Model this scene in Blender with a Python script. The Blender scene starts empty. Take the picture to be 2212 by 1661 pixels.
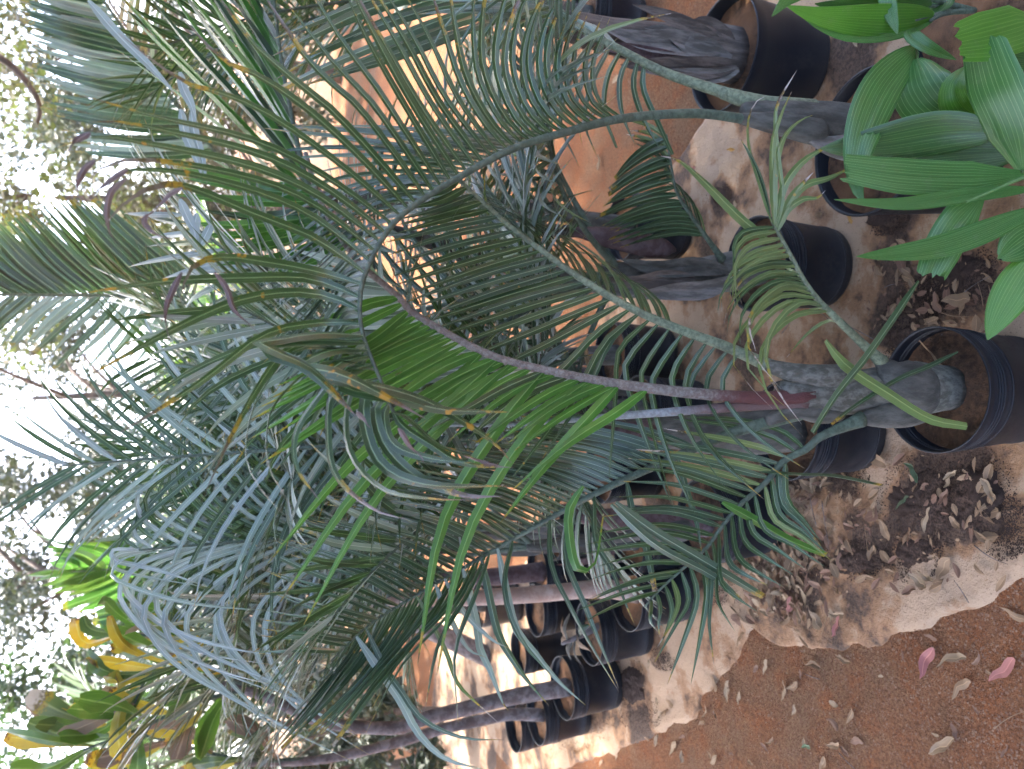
import bpy, math, random
from mathutils import Vector, Matrix, noise
random.seed(11)
RND = random.random
def U(a, b): return a + (b - a) * random.random()
V = Vector
sc = bpy.context.scene
C = sc.collection

# ------------------------------------------------------------------ camera, sky, sun, exposure
PITCH = math.radians(20.0)
CAMH = 1.72
cp, sp = math.cos(PITCH), math.sin(PITCH)
FWD = V((0, cp, -sp)); UPV = V((0, sp, cp)); RGT = V((1, 0, 0)); CAM = V((0, 0, CAMH))
cam = bpy.data.cameras.new('camera'); camo = bpy.data.objects.new('camera', cam); C.objects.link(camo)
cam.sensor_fit = 'HORIZONTAL'; cam.sensor_width = 36.0
cam.angle = 2 * math.atan(1106.0 / 1703.0)
cam.clip_start = 0.02; cam.clip_end = 1500
# the phone was held sideways: image right is world down, image top is world right
m = Matrix.Identity(4)
for i in range(3):
    m[i][0] = -UPV[i]; m[i][1] = RGT[i]; m[i][2] = -FWD[i]; m[i][3] = CAM[i]
camo.matrix_world = m
cam.dof.use_dof = True; cam.dof.focus_distance = 1.55; cam.dof.aperture_fstop = 4.6
sc.camera = camo

SUN_EL, SUN_AZ = math.radians(58), math.radians(-35)   # azimuth measured from +Y towards +X
world = bpy.data.worlds.new('World'); sc.world = world; world.use_nodes = True
wn = world.node_tree; bg = wn.nodes['Background']
sky = wn.nodes.new('ShaderNodeTexSky'); sky.sky_type = 'NISHITA'; sky.sun_disc = False
sky.sun_elevation = SUN_EL; sky.sun_rotation = SUN_AZ
sky.air_density = 0.5; sky.dust_density = 4.0; sky.ozone_density = 0.6
wn.links.new(sky.outputs[0], bg.inputs[0]); bg.inputs[1].default_value = 0.15
sun = bpy.data.lights.new('sun', 'SUN'); suno = bpy.data.objects.new('sun', sun); C.objects.link(suno)
sun.energy = 2.0; sun.angle = math.radians(2.0); sun.color = (1.0, 0.95, 0.88)
sd = V((math.sin(SUN_AZ) * math.cos(SUN_EL), math.cos(SUN_AZ) * math.cos(SUN_EL), math.sin(SUN_EL)))
suno.rotation_euler = sd.to_track_quat('Z', 'Y').to_euler()
suno.location = sd * 30
sc.view_settings.view_transform = 'Standard'; sc.view_settings.look = 'None'
sc.view_settings.exposure = 3.5; sc.view_settings.gamma = 1.0
sc.render.engine = 'CYCLES'
sc.cycles.max_bounces = 4; sc.cycles.transparent_max_bounces = 4; sc.cycles.diffuse_bounces = 3; sc.cycles.adaptive_threshold = 0.03
sc.cycles.sample_clamp_indirect = 6

# ------------------------------------------------------------------ placing: where a sight line meets a plane of the place
def ray(x, y):
    return FWD + RGT * ((830.5 - y) / 1703.0) - UPV * ((x - 1106.0) / 1703.0)
def at(x, y, Y):
    d = ray(x, y); return CAM + d * (Y / d.y)
def gr(x, y, h=0.0):
    d = ray(x, y); return CAM + d * ((h - CAMH) / d.z)
def px(p):
    q = p - CAM; z = q.dot(FWD)
    return (1106 - q.dot(UPV) / z * 1703, 830.5 - q.dot(RGT) / z * 1703)

# ------------------------------------------------------------------ object helpers
WL = {}
def thing(name, label, cat, loc, group=None):
    o = bpy.data.objects.new(name, None); C.objects.link(o); o.location = loc
    o.empty_display_size = 0.05
    o['label'] = label; o['category'] = cat
    if group: o['group'] = group
    WL[o.name] = V(loc); return o
def tag(o, label, cat, group=None):
    o['label'] = label; o['category'] = cat
    if group: o['group'] = group
    return o
def link(name, me, mat, loc, parent=None, kind=None):
    o = bpy.data.objects.new(name, me); C.objects.link(o)
    loc = V(loc); WL[o.name] = loc
    if parent is not None:
        o.parent = parent; o.location = loc - WL[parent.name]
    else: o.location = loc
    if mat is not None and not me.materials: me.materials.append(mat)
    if kind: o['kind'] = kind
    return o
def mesh(name, vs, fs, uv=None, smooth=True):
    me = bpy.data.meshes.new(name); me.from_pydata(vs, [], fs)
    if uv is not None:
        l = me.uv_layers.new(name='UVMap'); l.data.foreach_set('uv', uv)
    if smooth: me.polygons.foreach_set('use_smooth', [True] * len(me.polygons))
    return me
class MB:
    def __init__(s): s.v = []; s.f = []; s.u = []
    def add(s, vs, fs, uv=None):
        b = len(s.v); s.v += vs; s.f += [tuple(i + b for i in f) for f in fs]
        s.u += uv if uv is not None else [0.0, 0.0] * sum(len(f) for f in fs)
    def build(s, name, mat, loc, parent=None, kind=None, smooth=True):
        loc = V(loc)
        return link(name, mesh(name, [V(v) - loc for v in s.v], s.f, s.u, smooth), mat, loc, parent, kind)

def crom(pts, n):
    """n points evenly spaced along a Catmull-Rom curve"""
    if len(pts) == 2:
        return [pts[0].lerp(pts[1], i / (n - 1)) for i in range(n)]
    P = [pts[0] * 2 - pts[1]] + list(pts) + [pts[-1] * 2 - pts[-2]]
    d = []
    for i in range(1, len(P) - 2):
        a, b, c, e = P[i - 1], P[i], P[i + 1], P[i + 2]
        for k in range(7):
            t = k / 7.0
            d.append(0.5 * ((2 * b) + (c - a) * t + (2 * a - 5 * b + 4 * c - e) * t * t + (3 * b - a - 3 * c + e) * t ** 3))
    d.append(P[-2].copy())
    L = [0.0]
    for i in range(1, len(d)): L.append(L[-1] + (d[i] - d[i - 1]).length)
    out = []; j = 0
    for i in range(n):
        t = L[-1] * i / (n - 1)
        while j < len(L) - 2 and L[j + 1] < t: j += 1
        s = L[j + 1] - L[j]
        out.append(d[j].lerp(d[j + 1], 0 if s < 1e-9 else min(1, (t - L[j]) / s)))
    return out
def lerpk(keys, t):
    """piecewise linear scalar keys [(t,v),...]"""
    if t <= keys[0][0]: return keys[0][1]
    for (a, x), (b, y) in zip(keys, keys[1:]):
        if t <= b: return x + (y - x) * (t - a) / max(1e-9, b - a)
    return keys[-1][1]
def tube_geo(pts, rad, sides=10, flat=1.0, hint=None, cap=True):
    vs, fs, uv = [], [], []
    n = len(pts); sd_ = None
    for i in range(n):
        T = (pts[min(n - 1, i + 1)] - pts[max(0, i - 1)]).normalized()
        if sd_ is None:
            h = hint if hint else (V((0, 1, 0)) if abs(T.y) < 0.9 else V((1, 0, 0)))
            sd_ = T.cross(h)
            if sd_.length < 1e-4: sd_ = T.cross(V((1, 0, 0.2)))
        sd_ = (sd_ - T * sd_.dot(T)).normalized(); nn = T.cross(sd_)
        r = rad[i] if not isinstance(rad, (int, float)) else rad
        for k in range(sides):
            a = 2 * math.pi * k / sides
            vs.append(pts[i] + sd_ * (math.cos(a) * r) + nn * (math.sin(a) * r * flat))
    for i in range(n - 1):
        for k in range(sides):
            k2 = (k + 1) % sides
            fs.append((i * sides + k, i * sides + k2, (i + 1) * sides + k2, (i + 1) * sides + k))
            u0, u1 = k / sides, (k + 1) / sides; v0, v1 = i / (n - 1), (i + 1) / (n - 1)
            uv += [u0, v0, u1, v0, u1, v1, u0, v1]
    if cap:
        fs.append(tuple(range((n - 1) * sides, n * sides))); uv += [0.5, 1.0] * sides
        fs.append(tuple(reversed(range(sides)))); uv += [0.5, 0.0] * sides
    return vs, fs, uv

# ---- leaflet ribbons: two half blades meeting in a V at the midrib
TPL = {}
def tpl(n):
    if n not in TPL:
        fs, uv = [], []
        for i in range(n - 1):
            a, b = i * 4, (i + 1) * 4
            v0, v1 = i / (n - 1), (i + 1) / (n - 1)
            fs += [(a, a + 1, b + 1, b), (a + 2, a + 3, b + 3, b + 2)]
            uv += [0, v0, .5, v0, .5, v1, 0, v1, .5, v0, 1, v0, 1, v1, .5, v1]
        TPL[n] = (fs, uv)
    return TPL[n]
def prof(t, kind):
    if kind == 'lance':
        return min(1.0, 0.34 + t * 5.0) * (1.0 if t < 0.45 else max(0.035, 1 - ((t - 0.45) / 0.55) ** 1.5))
    if kind == 'cut':
        return min(1.0, 0.34 + t * 5.0) * (1.0 if t < 0.5 else 1 - 0.35 * ((t - 0.5) / 0.5) ** 1.5)
    if kind == 'wedge':
        return 0.12 + 0.88 * min(1, t * 1.25) ** 1.1 if t < 0.85 else 1.0 - 0.55 * (t - 0.85) / 0.15
    if kind == 'leaf':
        return max(0.03, math.sin(math.pi * min(1, t * 0.97 + 0.03) ** 0.8) ** 0.75)
    return 1.0
def ribbon_geo(pts, w, side, fold=0.3, kind='lance', twist=0.0, wob=0.0):
    n = len(pts); vs = []; s_ = side.copy()
    tw0 = U(-3, 3)
    for i in range(n):
        t = i / (n - 1)
        T = (pts[min(n - 1, i + 1)] - pts[max(0, i - 1)])
        if T.length < 1e-9: T = V((0, 0, 1))
        T.normalize()
        q = s_ - T * s_.dot(T)
        if q.length < 1e-4: q = T.orthogonal()
        s_ = q.normalized(); nn = T.cross(s_)
        a = twist * t * t + wob * math.sin(tw0 + t * 5)
        sa = s_ * math.cos(a) + nn * math.sin(a); na = T.cross(sa)
        ww = w * 0.5 * prof(t, kind)
        l = sa * (ww * math.cos(fold)); h = na * (ww * math.sin(fold))
        p = pts[i]
        vs += [p - l + h, p, p, p + l + h]
    return vs
def ribbon(name, pts, w, side, mat, parent, **k):
    vs = ribbon_geo(pts, w, side, **k); fs, uv = tpl(len(pts))
    b = pts[0]
    return link(name, mesh(name, [v - b for v in vs], fs, uv), mat, b, parent)

# ------------------------------------------------------------------ materials
def nmat(name):
    m = bpy.data.materials.new(name); m.use_nodes = True
    nt = m.node_tree; return m, nt, nt.nodes['Principled BSDF'], nt.nodes['Material Output']
class NT:
    def __init__(s, nt): s.t = nt
    def n(s, typ, **k):
        x = s.t.nodes.new(typ)
        for a, b in k.items(): setattr(x, a, b)
        return x
    def l(s, a, b): s.t.links.new(a, b)
    def val(s, x, inp):
        if hasattr(x, 'is_output') or isinstance(x, bpy.types.NodeSocket): s.l(x, inp)
        else: inp.default_value = x
    def math(s, op, a, b=0.0, c=None):
        x = s.n('ShaderNodeMath', operation=op)
        s.val(a, x.inputs[0]); s.val(b, x.inputs[1])
        if c is not None: s.val(c, x.inputs[2])
        return x.outputs[0]
    def ramp(s, v, lo, hi, a=0.0, b=1.0):
        x = s.n('ShaderNodeMapRange', interpolation_type='SMOOTHSTEP')
        s.val(v, x.inputs[0]); s.val(lo, x.inputs[1]); s.val(hi, x.inputs[2])
        x.inputs[3].default_value = a; x.inputs[4].default_value = b
        return x.outputs[0]
    def noise(s, vec, scale, detail=3.0, rough=0.55, w=None):
        x = s.n('ShaderNodeTexNoise')
        if w is not None:
            x.noise_dimensions = '4D'; s.val(w, x.inputs['W'])
        if vec is not None: s.l(vec, x.inputs['Vector'])
        x.inputs['Scale'].default_value = scale; x.inputs['Detail'].default_value = detail
        x.inputs['Roughness'].default_value = rough
        return x.outputs[0]
    def mix(s, f, a, b, blend='MIX'):
        x = s.n('ShaderNodeMix', data_type='RGBA', blend_type=blend)
        s.val(f, x.inputs[0])
        for v, i in ((a, 6), (b, 7)):
            if isinstance(v, tuple): x.inputs[i].default_value = (v[0], v[1], v[2], 1)
            else: s.l(v, x.inputs[i])
        return x.outputs[2]
    def bump(s, h, strength, dist, bsdf):
        x = s.n('ShaderNodeBump'); x.inputs['Strength'].default_value = strength
        x.inputs['Distance'].default_value = dist
        s.l(h, x.inputs['Height']); s.l(x.outputs[0], bsdf.inputs['Normal'])
def leafmat(name, c1, c2, rib=(0.25, 0.33, 0.2), ribw=0.05, tip=0.0, spots=0.0, rough=0.30, trans=0.20, tcol=None,
            veins=0, dead=(0.30, 0.25, 0.2), spec=0.6, yell=(0.42, 0.27, 0.02), ribf=0.75, edge=0.35):
    m, nt, b, out = nmat(name); N = NT(nt)
    uv = N.n('ShaderNodeUVMap'); sep = N.n('ShaderNodeSeparateXYZ'); N.l(uv.outputs[0], sep.inputs[0])
    u, v = sep.outputs[0], sep.outputs[1]
    oi = N.n('ShaderNodeObjectInfo'); r = oi.outputs['Random']
    geo = N.n('ShaderNodeNewGeometry'); pos = geo.outputs['Position']
    du = N.math('ABSOLUTE', N.math('SUBTRACT', u, 0.5))
    r2 = N.math('FRACT', N.math('MULTIPLY', r, 17.31))
    col = N.mix(r, c1, c2)
    col = N.mix(N.math('MULTIPLY', N.noise(pos, 14, 3), 0.8), col, N.mix(0.6, col, (0.0, 0.0, 0.0)))
    col = N.mix(N.ramp(N.noise(pos, 38, 4, .7), .56, .74, 0.0, .18), col, (0.15, 0.16, 0.11))
    # fine streaks along the blade
    cmb = N.n('ShaderNodeCombineXYZ'); N.l(N.math('MULTIPLY', u, 22.0), cmb.inputs[0]); N.l(N.math('MULTIPLY', v, 1.5), cmb.inputs[1]); N.l(N.math('MULTIPLY', r, 40.0), cmb.inputs[2])
    st = N.noise(cmb.outputs[0], 1.0, 2)
    col = N.mix(N.ramp(st, 0.35, 0.75, 0.0, 0.35), col, N.mix(0.5, col, rib))
    if veins:
        wv = N.math('PINGPONG', N.math('MULTIPLY', u, float(veins)), 0.5)
        line = N.ramp(wv, 0.0, 0.10, 0.75, 0.0)
        col = N.mix(line, col, rib)
    if ribw > 0:
        col = N.mix(N.ramp(du, ribw * 0.5, ribw * 1.3, ribf, 0.0), col, rib)
        col = N.mix(N.ramp(du, 0.455, 0.495, 0.0, edge), col, rib)
    if spots > 0:
        ns = N.noise(pos, 45, 2.5, 0.6)
        big = N.noise(pos, 7, 1)
        th = N.math('SUBTRACT', 0.90 - 0.06 * spots, N.math('MULTIPLY', big, 0.22))
        th = N.math('SUBTRACT', th, N.math('MULTIPLY', N.math('MULTIPLY', v, v), 0.16 * spots))
        f = N.ramp(N.math('SUBTRACT', ns, th), -0.03, 0.05, 0.0, 0.9)
        col = N.mix(f, col, N.mix(N.noise(pos, 120, 2), yell, (0.33, 0.13, 0.02)))
    if tip > 0:
        jit = N.math('MULTIPLY', N.math('SUBTRACT', N.noise(pos, 75, 4, 0.7), 0.5), 0.34)
        vv = N.math('ADD', v, jit)
        st0 = N.math('SUBTRACT', 1.0, N.math('MULTIPLY', r2, tip))
        y0 = N.math('SUBTRACT', st0, 0.07)
        col = N.mix(N.ramp(vv, y0, st0, 0.0, 0.9), col, N.mix(N.noise(pos, 150, 3), yell, (0.22, 0.14, 0.02)))
        col = N.mix(N.ramp(vv, st0, N.math('ADD', st0, 0.03)), col, (0.07, 0.035, 0.02))
        col = N.mix(N.ramp(vv, N.math('ADD', st0, 0.03), N.math('ADD', st0, 0.09)), col, dead)
    N.l(col, b.inputs['Base Color']); b.inputs['Roughness'].default_value = rough
    b.inputs['Specular IOR Level'].default_value = spec
    N.bump(st, 0.25, 0.002, b)
    tr = N.n('ShaderNodeBsdfTranslucent'); mx = N.n('ShaderNodeMixShader')
    if tcol: N.l(N.mix(1.0, col, tcol, 'MULTIPLY'), tr.inputs[0])
    else: N.l(N.mix(0.35, col, (0.14, 0.32, 0.03)), tr.inputs[0])
    mx.inputs[0].default_value = trans
    N.l(b.outputs[0], mx.inputs[1]); N.l(tr.outputs[0], mx.inputs[2]); N.l(mx.outputs[0], out.inputs[0])
    return m
RIB = (0.24, 0.34, 0.19)
M = {}
M['hero'] = leafmat('leaf_blue_green', (0.013, 0.042, 0.015), (0.030, 0.070, 0.027), RIB, tip=0.0, spots=0.25)
M['tipped'] = leafmat('leaf_tip_burnt', (0.011, 0.040, 0.015), (0.022, 0.058, 0.022), RIB, tip=0.30, spots=0.85, dead=(0.13, 0.10, 0.10))
M['green'] = leafmat('leaf_fresh_green', (0.038, 0.15, 0.022), (0.055, 0.19, 0.032), (0.2, 0.38, 0.12), tip=0.05, trans=0.45)
M['dark'] = leafmat('leaf_dark_green', (0.007, 0.024, 0.010), (0.015, 0.038, 0.017), (0.15, 0.25, 0.15), tip=0.06, spots=0.15)
M['teal'] = leafmat('leaf_teal', (0.019, 0.050, 0.031), (0.045, 0.090, 0.060), (0.23, 0.32, 0.21), tip=0.08, spots=0.15)
M['pale'] = leafmat('leaf_waxy_pale', (0.20, 0.28, 0.24), (0.30, 0.38, 0.33), (0.40, 0.47, 0.40), tip=0.04, rough=0.36)
M['silver'] = leafmat('leaf_silver_sheen', (0.24, 0.30, 0.29), (0.34, 0.40, 0.39), (0.42, 0.48, 0.46), tip=0.05, rough=0.34)  # pale base colour carries the white sky sheen on the leaflets
M['olive'] = leafmat('leaf_olive', (0.10, 0.16, 0.055), (0.16, 0.22, 0.08), (0.30, 0.36, 0.16), tip=0.25, spots=0.5, dead=(0.42, 0.36, 0.33))
M['burnt'] = leafmat('leaf_tip_dry', (0.085, 0.06, 0.06), (0.16, 0.12, 0.11), (0.22, 0.17, 0.15), rough=.7, trans=.1, tcol=(1, .8, .7))
M['olive_plain'] = leafmat('leaf_olive_clean', (0.10, 0.17, 0.05), (0.13, 0.20, 0.06), (0.28, 0.36, 0.14), spots=0.3)
M['yellow'] = leafmat('leaf_yellow', (0.64, 0.43, 0.04), (0.42, 0.42, 0.07), (0.5, 0.46, 0.14), tip=0.20, spots=0.5, trans=0.45, tcol=(1, 0.97, 0.6), dead=(0.26, 0.20, 0.16), yell=(0.55, 0.33, 0.02))
M['lime'] = leafmat('leaf_lime', (0.07, 0.17, 0.02), (0.12, 0.22, 0.03), (0.24, 0.36, 0.1), trans=0.4)
M['broad'] = leafmat('broad_leaf', (0.030, 0.14, 0.022), (0.048, 0.18, 0.034), (0.22, 0.38, 0.13), ribw=0.0, veins=12, rough=0.36, trans=0.3)
M['broad_dark'] = leafmat('broad_leaf_dark', (0.009, 0.055, 0.010), (0.013, 0.072, 0.014), (0.12, 0.24, 0.07), ribw=0.0, veins=12, rough=0.4, trans=0.2, spots=0.12)
M['broad_lime'] = leafmat('broad_leaf_lime', (0.06, 0.22, 0.015), (0.08, 0.25, 0.025), (0.2, 0.38, 0.08), ribw=0.0, veins=12, rough=0.38, trans=0.4)
M['dead'] = leafmat('leaf_dead', (0.30, 0.22, 0.15), (0.20, 0.13, 0.08), (0.36, 0.27, 0.18), rough=0.8, trans=0.15, tcol=(1, .8, .6))
M['treeleaf'] = leafmat('tree_leaf', (0.05, 0.075, 0.035), (0.085, 0.11, 0.06), (0.12, 0.15, 0.08), rough=0.5, trans=0.16, tcol=(1, 1, .8))

def stem_mat(name, c1, c2, scale=40, lo=0.4, hi=0.62, rough=0.7, extra=None, stretch=1.0):
    m, nt, b, out = nmat(name); N = NT(nt)
    tc = N.n('ShaderNodeTexCoord'); mp = N.n('ShaderNodeMapping'); N.l(tc.outputs['Object'], mp.inputs[0])
    mp.inputs['Scale'].default_value = (1, 1, stretch)
    oi = N.n('ShaderNodeObjectInfo'); 
    ns = N.noise(mp.outputs[0], scale, 5, 0.65, w=N.math('MULTIPLY', oi.outputs['Random'], 30.0))
    col = N.mix(N.ramp(ns, lo, hi), c1, c2)
    big = N.noise(mp.outputs[0], scale * 0.18, 2)
    col = N.mix(N.ramp(big, 0.35, 0.7, 0.0, 0.5), col, N.mix(0.45, col, (0.02, 0.02, 0.02)))
    if extra:
        uv = N.n('ShaderNodeUVMap'); sep = N.n('ShaderNodeSeparateXYZ'); N.l(uv.outputs[0], sep.inputs[0])
        vv = N.math('ADD', sep.outputs[1], N.math('MULTIPLY', N.math('SUBTRACT', ns, 0.5), 0.12))
        for a, c, bcol in extra: col = N.mix(N.ramp(vv, a, c), bcol, col)
    N.l(col, b.inputs['Base Color']); b.inputs['Roughness'].default_value = rough
    N.bump(ns, 0.9, 0.004, b)
    return m
M['petiole'] = stem_mat('petiole_waxy_green', (0.17, 0.205, 0.125), (0.085, 0.105, 0.06), 110)
M['stalk'] = stem_mat('stalk_green', (0.06, 0.14, 0.03), (0.10, 0.17, 0.05), 90)
M['petiole_dark'] = stem_mat('petiole_dark_green', (0.045, 0.068, 0.043), (0.085, 0.12, 0.085), 90)
M['petiole_brown'] = stem_mat('petiole_brown_felt', (0.13, 0.105, 0.09), (0.20, 0.19, 0.165), 160, extra=[(0.13, 0.24, (0.075, 0.022, 0.02))])
M['spear'] = stem_mat('spear_grey', (0.16, 0.18, 0.18), (0.23, 0.26, 0.27), 120, extra=[(0.2, 0.4, (0.10, 0.06, 0.055))])
M['trunk'] = stem_mat('trunk_waxy_grey', (0.055, 0.054, 0.040), (0.135, 0.130, 0.108), 90, rough=0.75, stretch=.5)
M['trunk_dark'] = stem_mat('trunk_dark_grey', (0.032, 0.031, 0.024), (0.105, 0.102, 0.085), 60, lo=.32, hi=.72, rough=0.8, stretch=.3)
M['trunk_purple'] = stem_mat('trunk_purple_sheath', (0.05, 0.022, 0.022), (0.09, 0.06, 0.06), 45, rough=0.7)
M['fibre'] = stem_mat('sheath_fibre_brown', (0.05, 0.038, 0.03), (0.13, 0.105, 0.085), 60, rough=0.9, stretch=0.15)
M['fibre_grey'] = stem_mat('sheath_fibre_grey', (0.085, 0.078, 0.066), (0.18, 0.165, 0.15), 60, rough=0.9, stretch=0.2)
M['bark_pale'] = stem_mat('bark_pale_pink', (0.30, 0.20, 0.15), (0.42, 0.33, 0.27), 25, rough=0.8)
M['bark_grey'] = stem_mat('bark_grey', (0.10, 0.075, 0.065), (0.21, 0.18, 0.17), 30, rough=0.85)
M['bark_tree'] = stem_mat('bark_tree', (0.10, 0.075, 0.05), (0.17, 0.13, 0.10), 12, rough=0.9)

def potmat():
    m, nt, b, out = nmat('pot_black_plastic'); N = NT(nt)
    tc = N.n('ShaderNodeTexCoord'); o = tc.outputs['Object']
    oi = N.n('ShaderNodeObjectInfo')
    n1 = N.noise(o, 9, 4, 0.6, w=N.math('MULTIPLY', oi.outputs['Random'], 20.0)); n2 = N.noise(o, 70, 4, 0.7)
    sep = N.n('ShaderNodeSeparateXYZ'); N.l(o, sep.inputs[0])
    low = N.ramp(sep.outputs[2], 0.0, 0.09, 0.55, 0.0)
    dust = N.math('MULTIPLY', N.ramp(n1, 0.42, 0.75), N.ramp(n2, 0.3, 0.75))
    dust = N.math('MAXIMUM', N.math('MULTIPLY', dust, 0.55), N.math('MULTIPLY', low, n2))
    col = N.mix(dust, (0.004, 0.006, 0.010), (0.055, 0.045, 0.038))
    b.inputs['Specular IOR Level'].default_value = 0.28
    N.l(col, b.inputs['Base Color'])
    N.l(N.math('ADD', 0.42, N.math('MULTIPLY', dust, 0.5)), b.inputs['Roughness'])
    N.bump(n2, 0.08, 0.002, b)
    return m
M['pot'] = potmat()
def soilmat(name, c1, c2, c3, scale=60):
    m, nt, b, out = nmat(name); N = NT(nt)
    geo = N.n('ShaderNodeNewGeometry'); p = geo.outputs['Position']
    a = N.noise(p, scale, 6, 0.7); g = N.noise(p, 6, 3); f = N.noise(p, scale * 4, 3, 0.7)
    col = N.mix(N.ramp(a, 0.35, 0.65), c1, c2)
    col = N.mix(N.ramp(g, 0.42, 0.62), col, c3)
    col = N.mix(N.ramp(f, 0.62, 0.8, 0.0, 0.4), col, (0.34, 0.24, 0.17))
    N.l(col, b.inputs['Base Color']); b.inputs['Roughness'].default_value = 0.95
    b.inputs['Specular IOR Level'].default_value = 0.15
    N.bump(N.math('ADD', a, N.math('MULTIPLY', f, 0.5)), 0.9, 0.006, b)
    return m
M['potsoil'] = soilmat('potting_soil', (0.05, 0.032, 0.022), (0.13, 0.075, 0.045), (0.20, 0.105, 0.055))
M['crumb'] = soilmat('soil_crumb', (0.028, 0.019, 0.015), (0.12, 0.075, 0.052), (0.055, 0.036, 0.028), 160)
M['clod'] = soilmat('path_clod', (0.13, 0.06, 0.034), (0.22, 0.105, 0.055), (0.17, 0.085, 0.048))
M['grit'] = soilmat('path_grit', (0.19, 0.105, 0.06), (0.30, 0.185, 0.12), (0.23, 0.13, 0.08))

def groundmat():
    m, nt, b, out = nmat('red_earth'); N = NT(nt)
    geo = N.n('ShaderNodeNewGeometry'); p = geo.outputs['Position']
    big = N.noise(p, 1.3, 4, 0.6); mid = N.noise(p, 9, 5, 0.65); fine = N.noise(p, 110, 5, 0.7); gri = N.noise(p, 330, 2, 0.6)
    col = N.mix(N.ramp(big, 0.40, 0.62), (0.25, 0.105, 0.044), (0.225, 0.13, 0.07))
    col = N.mix(N.ramp(mid, 0.42, 0.72, 0.0, 0.75), col, (0.28, 0.095, 0.030))
    col = N.mix(N.ramp(fine, 0.38, 0.56, 0.75, 0.0), col, (0.12, 0.052, 0.026))
    col = N.mix(N.ramp(fine, 0.56, 0.70, 0.0, 0.6), col, (0.34, 0.19, 0.10))
    col = N.mix(N.ramp(N.noise(p, 2.3, 4, 0.7), 0.60, 0.74, 0.0, 0.55), col, (0.085, 0.05, 0.036))
    N.l(col, b.inputs['Base Color']); b.inputs['Roughness'].default_value = 0.95
    b.inputs['Specular IOR Level'].default_value = 0.15
    h = N.math('ADD', N.math('MULTIPLY', mid, 0.8), N.math('ADD', fine, N.math('MULTIPLY', gri, 0.4)))
    N.bump(h, 1.0, 0.016, b)
    return m
M['ground'] = groundmat()
SPOTS = [(2050, 1080, .20, .15), (2150, 1070, .18, .14), (2090, 610, .18, .15), (1960, 700, .12, .14), (1870, 1190, .15, .12), (1740, 1220, .18, .10), (1930, 470, .16, .13), (1565, 420, .10, .14), (1700, 1010, .2, .12), (1870, 110, .18, .14), (1380, 1500, .22, .12), (1800, 1050, .18, .10)]
def sheetmat():
    m, nt, b, out = nmat('tan_ground_sheet'); N = NT(nt)
    geo = N.n('ShaderNodeNewGeometry'); p = geo.outputs['Position']
    big = N.noise(p, 1.7, 4, 0.6); st = N.noise(p, 3.4, 6, 0.62); fine = N.noise(p, 95, 4, 0.75); mid = N.noise(p, 14, 4, 0.6)
    col = N.mix(N.ramp(big, 0.35, 0.65), (0.39, 0.265, 0.165), (0.37, 0.265, 0.18))
    col = N.mix(N.ramp(mid, 0.35, 0.7, 0.0, 0.35), col, (0.40, 0.285, 0.18))
    for cx_, cy_, rr_, amt in SPOTS:
        vd = N.n('ShaderNodeVectorMath', operation='DISTANCE'); N.l(p, vd.inputs[0]); c_ = gr(cx_, cy_); vd.inputs[1].default_value = (c_.x, c_.y, 0)
        st = N.math('ADD', st, N.ramp(vd.outputs['Value'], rr_ * .25, rr_, amt, 0.0))
    s2 = N.math('ADD', st, N.math('MULTIPLY', N.math('SUBTRACT', fine, 0.5), 0.05))
    col = N.mix(N.ramp(s2, 0.46, 0.54, 0.0, 0.75), col, (0.24, 0.115, 0.045))     # rusty rim of the stains
    col = N.mix(N.ramp(s2, 0.53, 0.60, 0.0, 0.92), col, N.mix(N.ramp(fine, .4, .6), (0.030, 0.020, 0.015), (0.10, 0.062, 0.042)))    # spilt soil
    col = N.mix(N.ramp(fine, 0.60, 0.68, 0.0, 0.7), col, (0.12, 0.075, 0.05))
    col = N.mix(N.ramp(N.noise(p, 260, 2, 0.6), 0.62, 0.70, 0.0, 0.6), col, (0.10, 0.065, 0.045))
    N.l(col, b.inputs['Base Color']); b.inputs['Roughness'].default_value = 0.75
    b.inputs['Specular IOR Level'].default_value = 0.25
    N.bump(N.math('ADD', N.math('MULTIPLY', fine, 0.9), mid), 0.8, 0.008, b)
    return m
M['sheet'] = sheetmat()
M['brush'] = soilmat('brown_litter', (0.10, 0.06, 0.04), (0.19, 0.125, 0.085), (0.15, 0.095, 0.06), 12)

# ------------------------------------------------------------------ the setting: red earth
def gz(x, y):
    return 0.006 * noise.noise(V((x * 1.3, y * 1.3, 3.3))) + 0.004 * noise.noise(V((x * 9, y * 9, 1.7))) + 0.003 * noise.noise(V((x * 23, y * 23, 4.7)))
def spaced(lo, dense_lo, dense_hi, hi, nd, no):
    a = [lo + (dense_lo - lo) * (1 - (1 - i / no) ** 3) for i in range(no)]
    b = [dense_lo + (dense_hi - dense_lo) * i / nd for i in range(nd)]
    c = [dense_hi + (hi - dense_hi) * (i / no) ** 3 for i in range(no + 1)]
    return a + b + c
xs = spaced(-140, -2.6, 2.2, 140, 150, 16); ys = spaced(-20, 0.2, 6.0, 220, 180, 18)
gv = [(x, y, gz(x, y) + (0.0016 * noise.noise(V((x * 40, y * 40, 0))) if abs(x) < 3 and y < 6.2 else 0)) for y in ys for x in xs]
nx = len(xs)
gf = [(j * nx + i, j * nx + i + 1, (j + 1) * nx + i + 1, (j + 1) * nx + i) for j in range(len(ys) - 1) for i in range(nx - 1)]
link('ground', mesh('ground', gv, gf), M['ground'], (0, 0, 0), kind='structure')

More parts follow.
